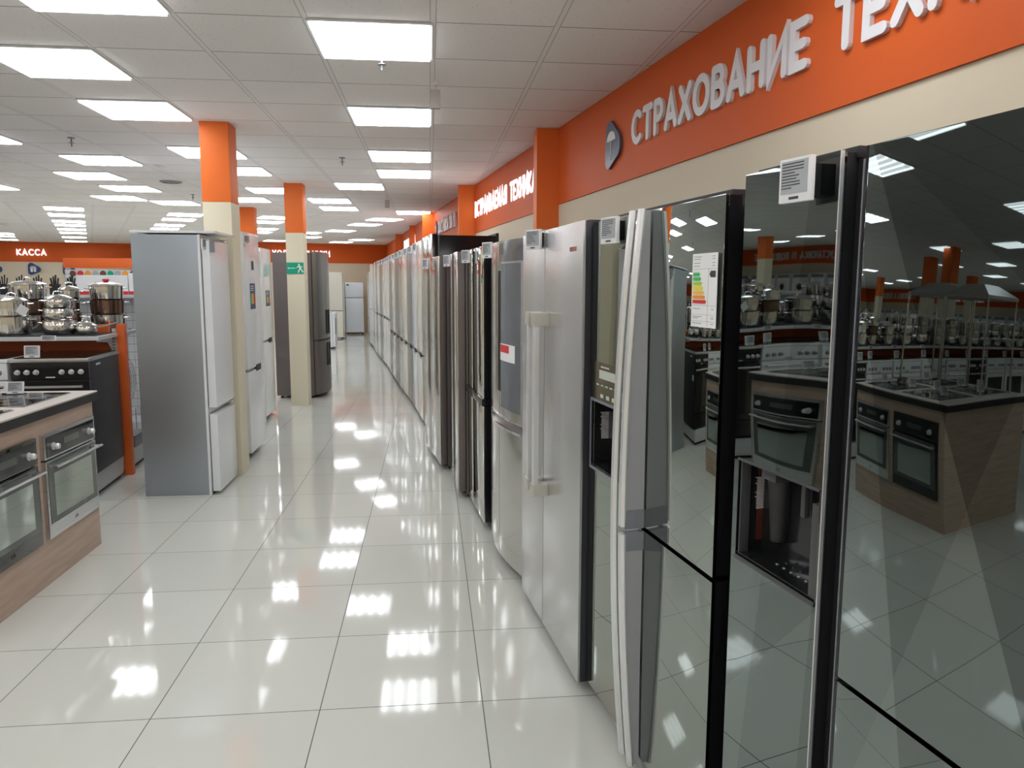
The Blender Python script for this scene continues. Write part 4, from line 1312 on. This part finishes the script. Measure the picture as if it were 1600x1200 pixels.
# tags on shelf edge
for i, xx in enumerate((-.36, -.78, -1.3, -1.9, -2.5, -3.1, -3.7, -4.3)):
    x, y = gp(xx, -.472)
    price_tag(x, y, 1.135, GA, 'price tag on the pot shelf edge, %s from the orange upright' % ORD[i], w=.10, h=.04, tilt=.1)

# wire dish racks on the aisle-end far side of the gondola
x, y = gp(-.25, .45)
t = thing('dish_rack', 'chrome wire dish rack on the lower shelf behind the orange upright', 'dish rack', (x, y, .166), GA)
for k in range(10):
    zz = .10 + .0 * k
    MB().tube([(-.2 + k * .043, -.15, .1), (-.2 + k * .043, -.15, .3), (-.2 + k * .043, .15, .3), (-.2 + k * .043, .15, .1)], .004, 6).build('wire', 'chrome', t)
MB().box(-.22, .22, -.17, .17, 0, .10, .006).build('tray', 'greyplastic', t)
x, y = gp(-.12, .12)
t = thing('dish_rack', 'oval chrome rack hanging on the pegboard behind the upright', 'dish rack', (x, y, .60), GA)
for k in range(4):
    MB().tube([(.06 + .05 * math.cos(a * PI / 12), .05 + k * .05, .15 + .17 * math.sin(a * PI / 12)) for a in range(24)], .006, 6, True).build('wire', 'chrome', t)

# second gondola with knives, boxes, header
x2, y2 = gp(-.2, 2.1)
g2 = thing('shelf_gondola', 'farther shop shelving with pegboard and orange header behind the pots', 'shelving', (x2, y2, 0), GA)
MB().box(-7, .30, -.02, .02, .1, 1.41).build('peg_panel', 'peg', g2, smooth=False)
MB().box(-7, .30, -.3, .3, 1.41, 1.44, .003).build('top_shelf', 'rackw', g2)
MB().box(-7, .30, -.42, .42, 0, .15, .004).build('base_plinth', 'rackw', g2)
x3, y3 = gp(-1.68, 3.6)
g3 = thing('display_stand', 'pegboard stand with orange header and round product cards beyond the pots', 'display stand', (x3, y3, 0), GA)
MB().box(0, .85, -.02, .02, 0, 1.72).build('peg_panel', 'peg', g3, smooth=False)
MB().box(-.01, .86, -.03, .03, 1.74, 1.86, .002).build('header', 'ororack', g3)
for k in range(9):
    MB().lathe([(.036, -.028), (.036, -.022)], (.09 + k * .085, 0, 1.675), 12, 'Y').build('product_card', ['darkpot', 'red', 'org', 'tags', 'darkpot', 'green', 'tags', 'org', 'darkpot'][k], g3)
MB().box(.10, .62, -.032, -.022, 1.42, 1.62).build('poster', 'whitep', g3, smooth=False)
MB().box(.36, .40, -.034, -.032, 1.45, 1.55).build('poster_print', 'navy', g3, smooth=False)
MB().box(-.03, .88, -.5, .5, 0, .15, .004).build('base_plinth', 'rackw', g3)
for i, (a, b, zz, h) in enumerate(((-.80, -.31, 1.44, .20), (-.30, .26, 1.44, .22))):
    x, y = gp(-.2 + (a + b) / 2, 2.1)
    t = thing('product_box', 'white %s box with red stripe on the farther top shelf' % ('long' if i == 0 else 'tall'), 'box', (x, y, zz + .001), GA)
    w = (b - a) / 2
    MB().box(-w, w, -.12, .12, 0, h, .003).build('carton', 'whitep', t)
    MB().box(-w, w, -.1212, -.12, .0, .035).build('red_stripe', 'red', t, smooth=False)
    MB().box(-w * .3, w * .3, -.1212, -.12, h * .5, h * .65).build('box_print', 'tags', t, smooth=False)
kb = None
for i in range(9):
    x, y = gp(-1.05 - i * .16, 2.0)
    lb = '%s knife block from the right on the farther top shelf' % ORD[i]
    if kb is None:
        kb = thing('knife_block', lb, 'knife block', (x, y, 1.441), GA, 'knife blocks above the pots')
        MB().box(-.045, .045, -.04, .04, 0, .11, .005).build('block', 'blackm', kb)
        for k in range(4):
            MB().box(-.035 + k * .02, -.023 + k * .02, -.03 + .01 * (k % 2), .0, .11, .17 + .015 * (k % 3), .003, rot=Matrix.Rotation(.2 * (k - 1.5) * .5, 3, 'Y')).build('knife_handle', 'blackm', kb)
    else:
        dup(kb, (x, y, 1.441), GA + .1 * i, lb)

# washing machines along the left wall (seen in the mirrors)
wm = None
for i in range(20):
    y = 9.0 + i * .72
    for zz in (0.0, 1.0):
        lb = 'white front loading washing machine along the left wall, seen only in mirror doors'
        if wm is None:
            wm = thing('washing_machine', lb, 'washing machine', (-17.1, y, zz), PI / 2, 'washing machines seen in reflections')
            MB().box(-.3, .3, -.28, .28, .01, .85, .01).build('body', 'white', wm)
            MB().lathe([(.18, -.285), (.17, -.31), (.12, -.315)], (0, 0, .42), 24, 'Y').build('door_ring', 'alu', wm)
            MB().lathe([(.125, -.30), (.10, -.325), (.04, -.335)], (0, 0, .42), 24, 'Y').build('door_glass', 'blackglass', wm)
            MB().box(-.28, .28, -.283, -.279, .72, .83).build('control_panel', 'greyplastic', wm, smooth=False)
        else:
            dup(wm, (-17.1, y, zz))
s = MB().box(-17.45, -16.75, 8.6, 23.1, .87, .99, .005).build('display_shelf', 'ororack')
tag(s, 'long orange shelf carrying the upper row of washing machines', 'shelf')

# ---------------- ceiling fittings ----------------
def sprinkler(x, y, label):
    t = thing('sprinkler', label, 'sprinkler', (x, y, HC - .075), 0, 'ceiling sprinklers')
    MB().lathe([(.030, .070), (.030, .075)], (0, 0, 0), 16).lathe([(.006, .0), (.006, .07)], (0, 0, 0), 8).build('stem', 'greyplastic', t)
    MB().lathe([(.024, .03), (.020, .034)], (0, 0, 0), 16).build('deflector', 'greyplastic', t)
for x, y, l in ((-.25, 4.48, 'metal sprinkler under the nearest ceiling light over the aisle'), (-3.05, 7.2, 'sprinkler near the left ceiling lights'), (-.85, 8.0, 'sprinkler over the aisle between light rows'),
                (-3.3, 11.5, 'sprinkler in the ceiling above the integrated fridge'), (-5.3, 9.8, 'sprinkler in the ceiling at the far left')):
    sprinkler(x, y, l)
def hangbox(x, y, label):
    t = thing('ceiling_sensor', label, 'sensor', (x, y, HC - .17), 0, 'hanging ceiling sensors')
    MB().box(-.03, .03, -.02, .02, 0, .11, .006).build('casing', mat('beige_grey_plastic', (.45, .42, .38), .5), t)
    MB().box(-.02, .02, -.015, .015, .14, .17, .004).tube([(0, 0, .10), (0, 0, .15)], .007, 8).build('bracket', 'alu', t)
hangbox(.045, 4.95, 'boxy sensor hanging from the ceiling grid right of the aisle lights')
hangbox(-.59, 11.3, 'small boxy sensor hanging farther along the aisle ceiling')
def dome(x, y, r, name, label, m):
    o = MB().lathe([(r, .0), (r, -.012), (r * .8, -.03), (r * .3, -.045), (.003, -.047)], (0, 0, 0), 20, cap=False).build(name, m)
    o.location = (x, y, HC)
    tag(o, label, 'detector')
dome(-2.84, 8.75, .06, 'smoke_detector', 'white smoke detector on ceiling left of the near column', 'whitem')
dome(-8.9, 17.6, .1, 'security_camera', 'dark domed security camera on ceiling at far left', 'whitem')
dome(-10.4, 23.4, .08, 'smoke_detector', 'white detector on ceiling just before the checkout wall', 'whitem')
o = MB().lathe([(.13, 0), (.13, -.01), (.10, -.016), (.095, -.006), (.06, -.006), (.055, -.016), (.02, -.02)], (0, 0, 0), 28, cap=False).build('air_vent', 'greyplastic')
o.location = (-3.15, 10.1, HC)
tag(o, 'round grey air vent in the ceiling left of the near column', 'vent')
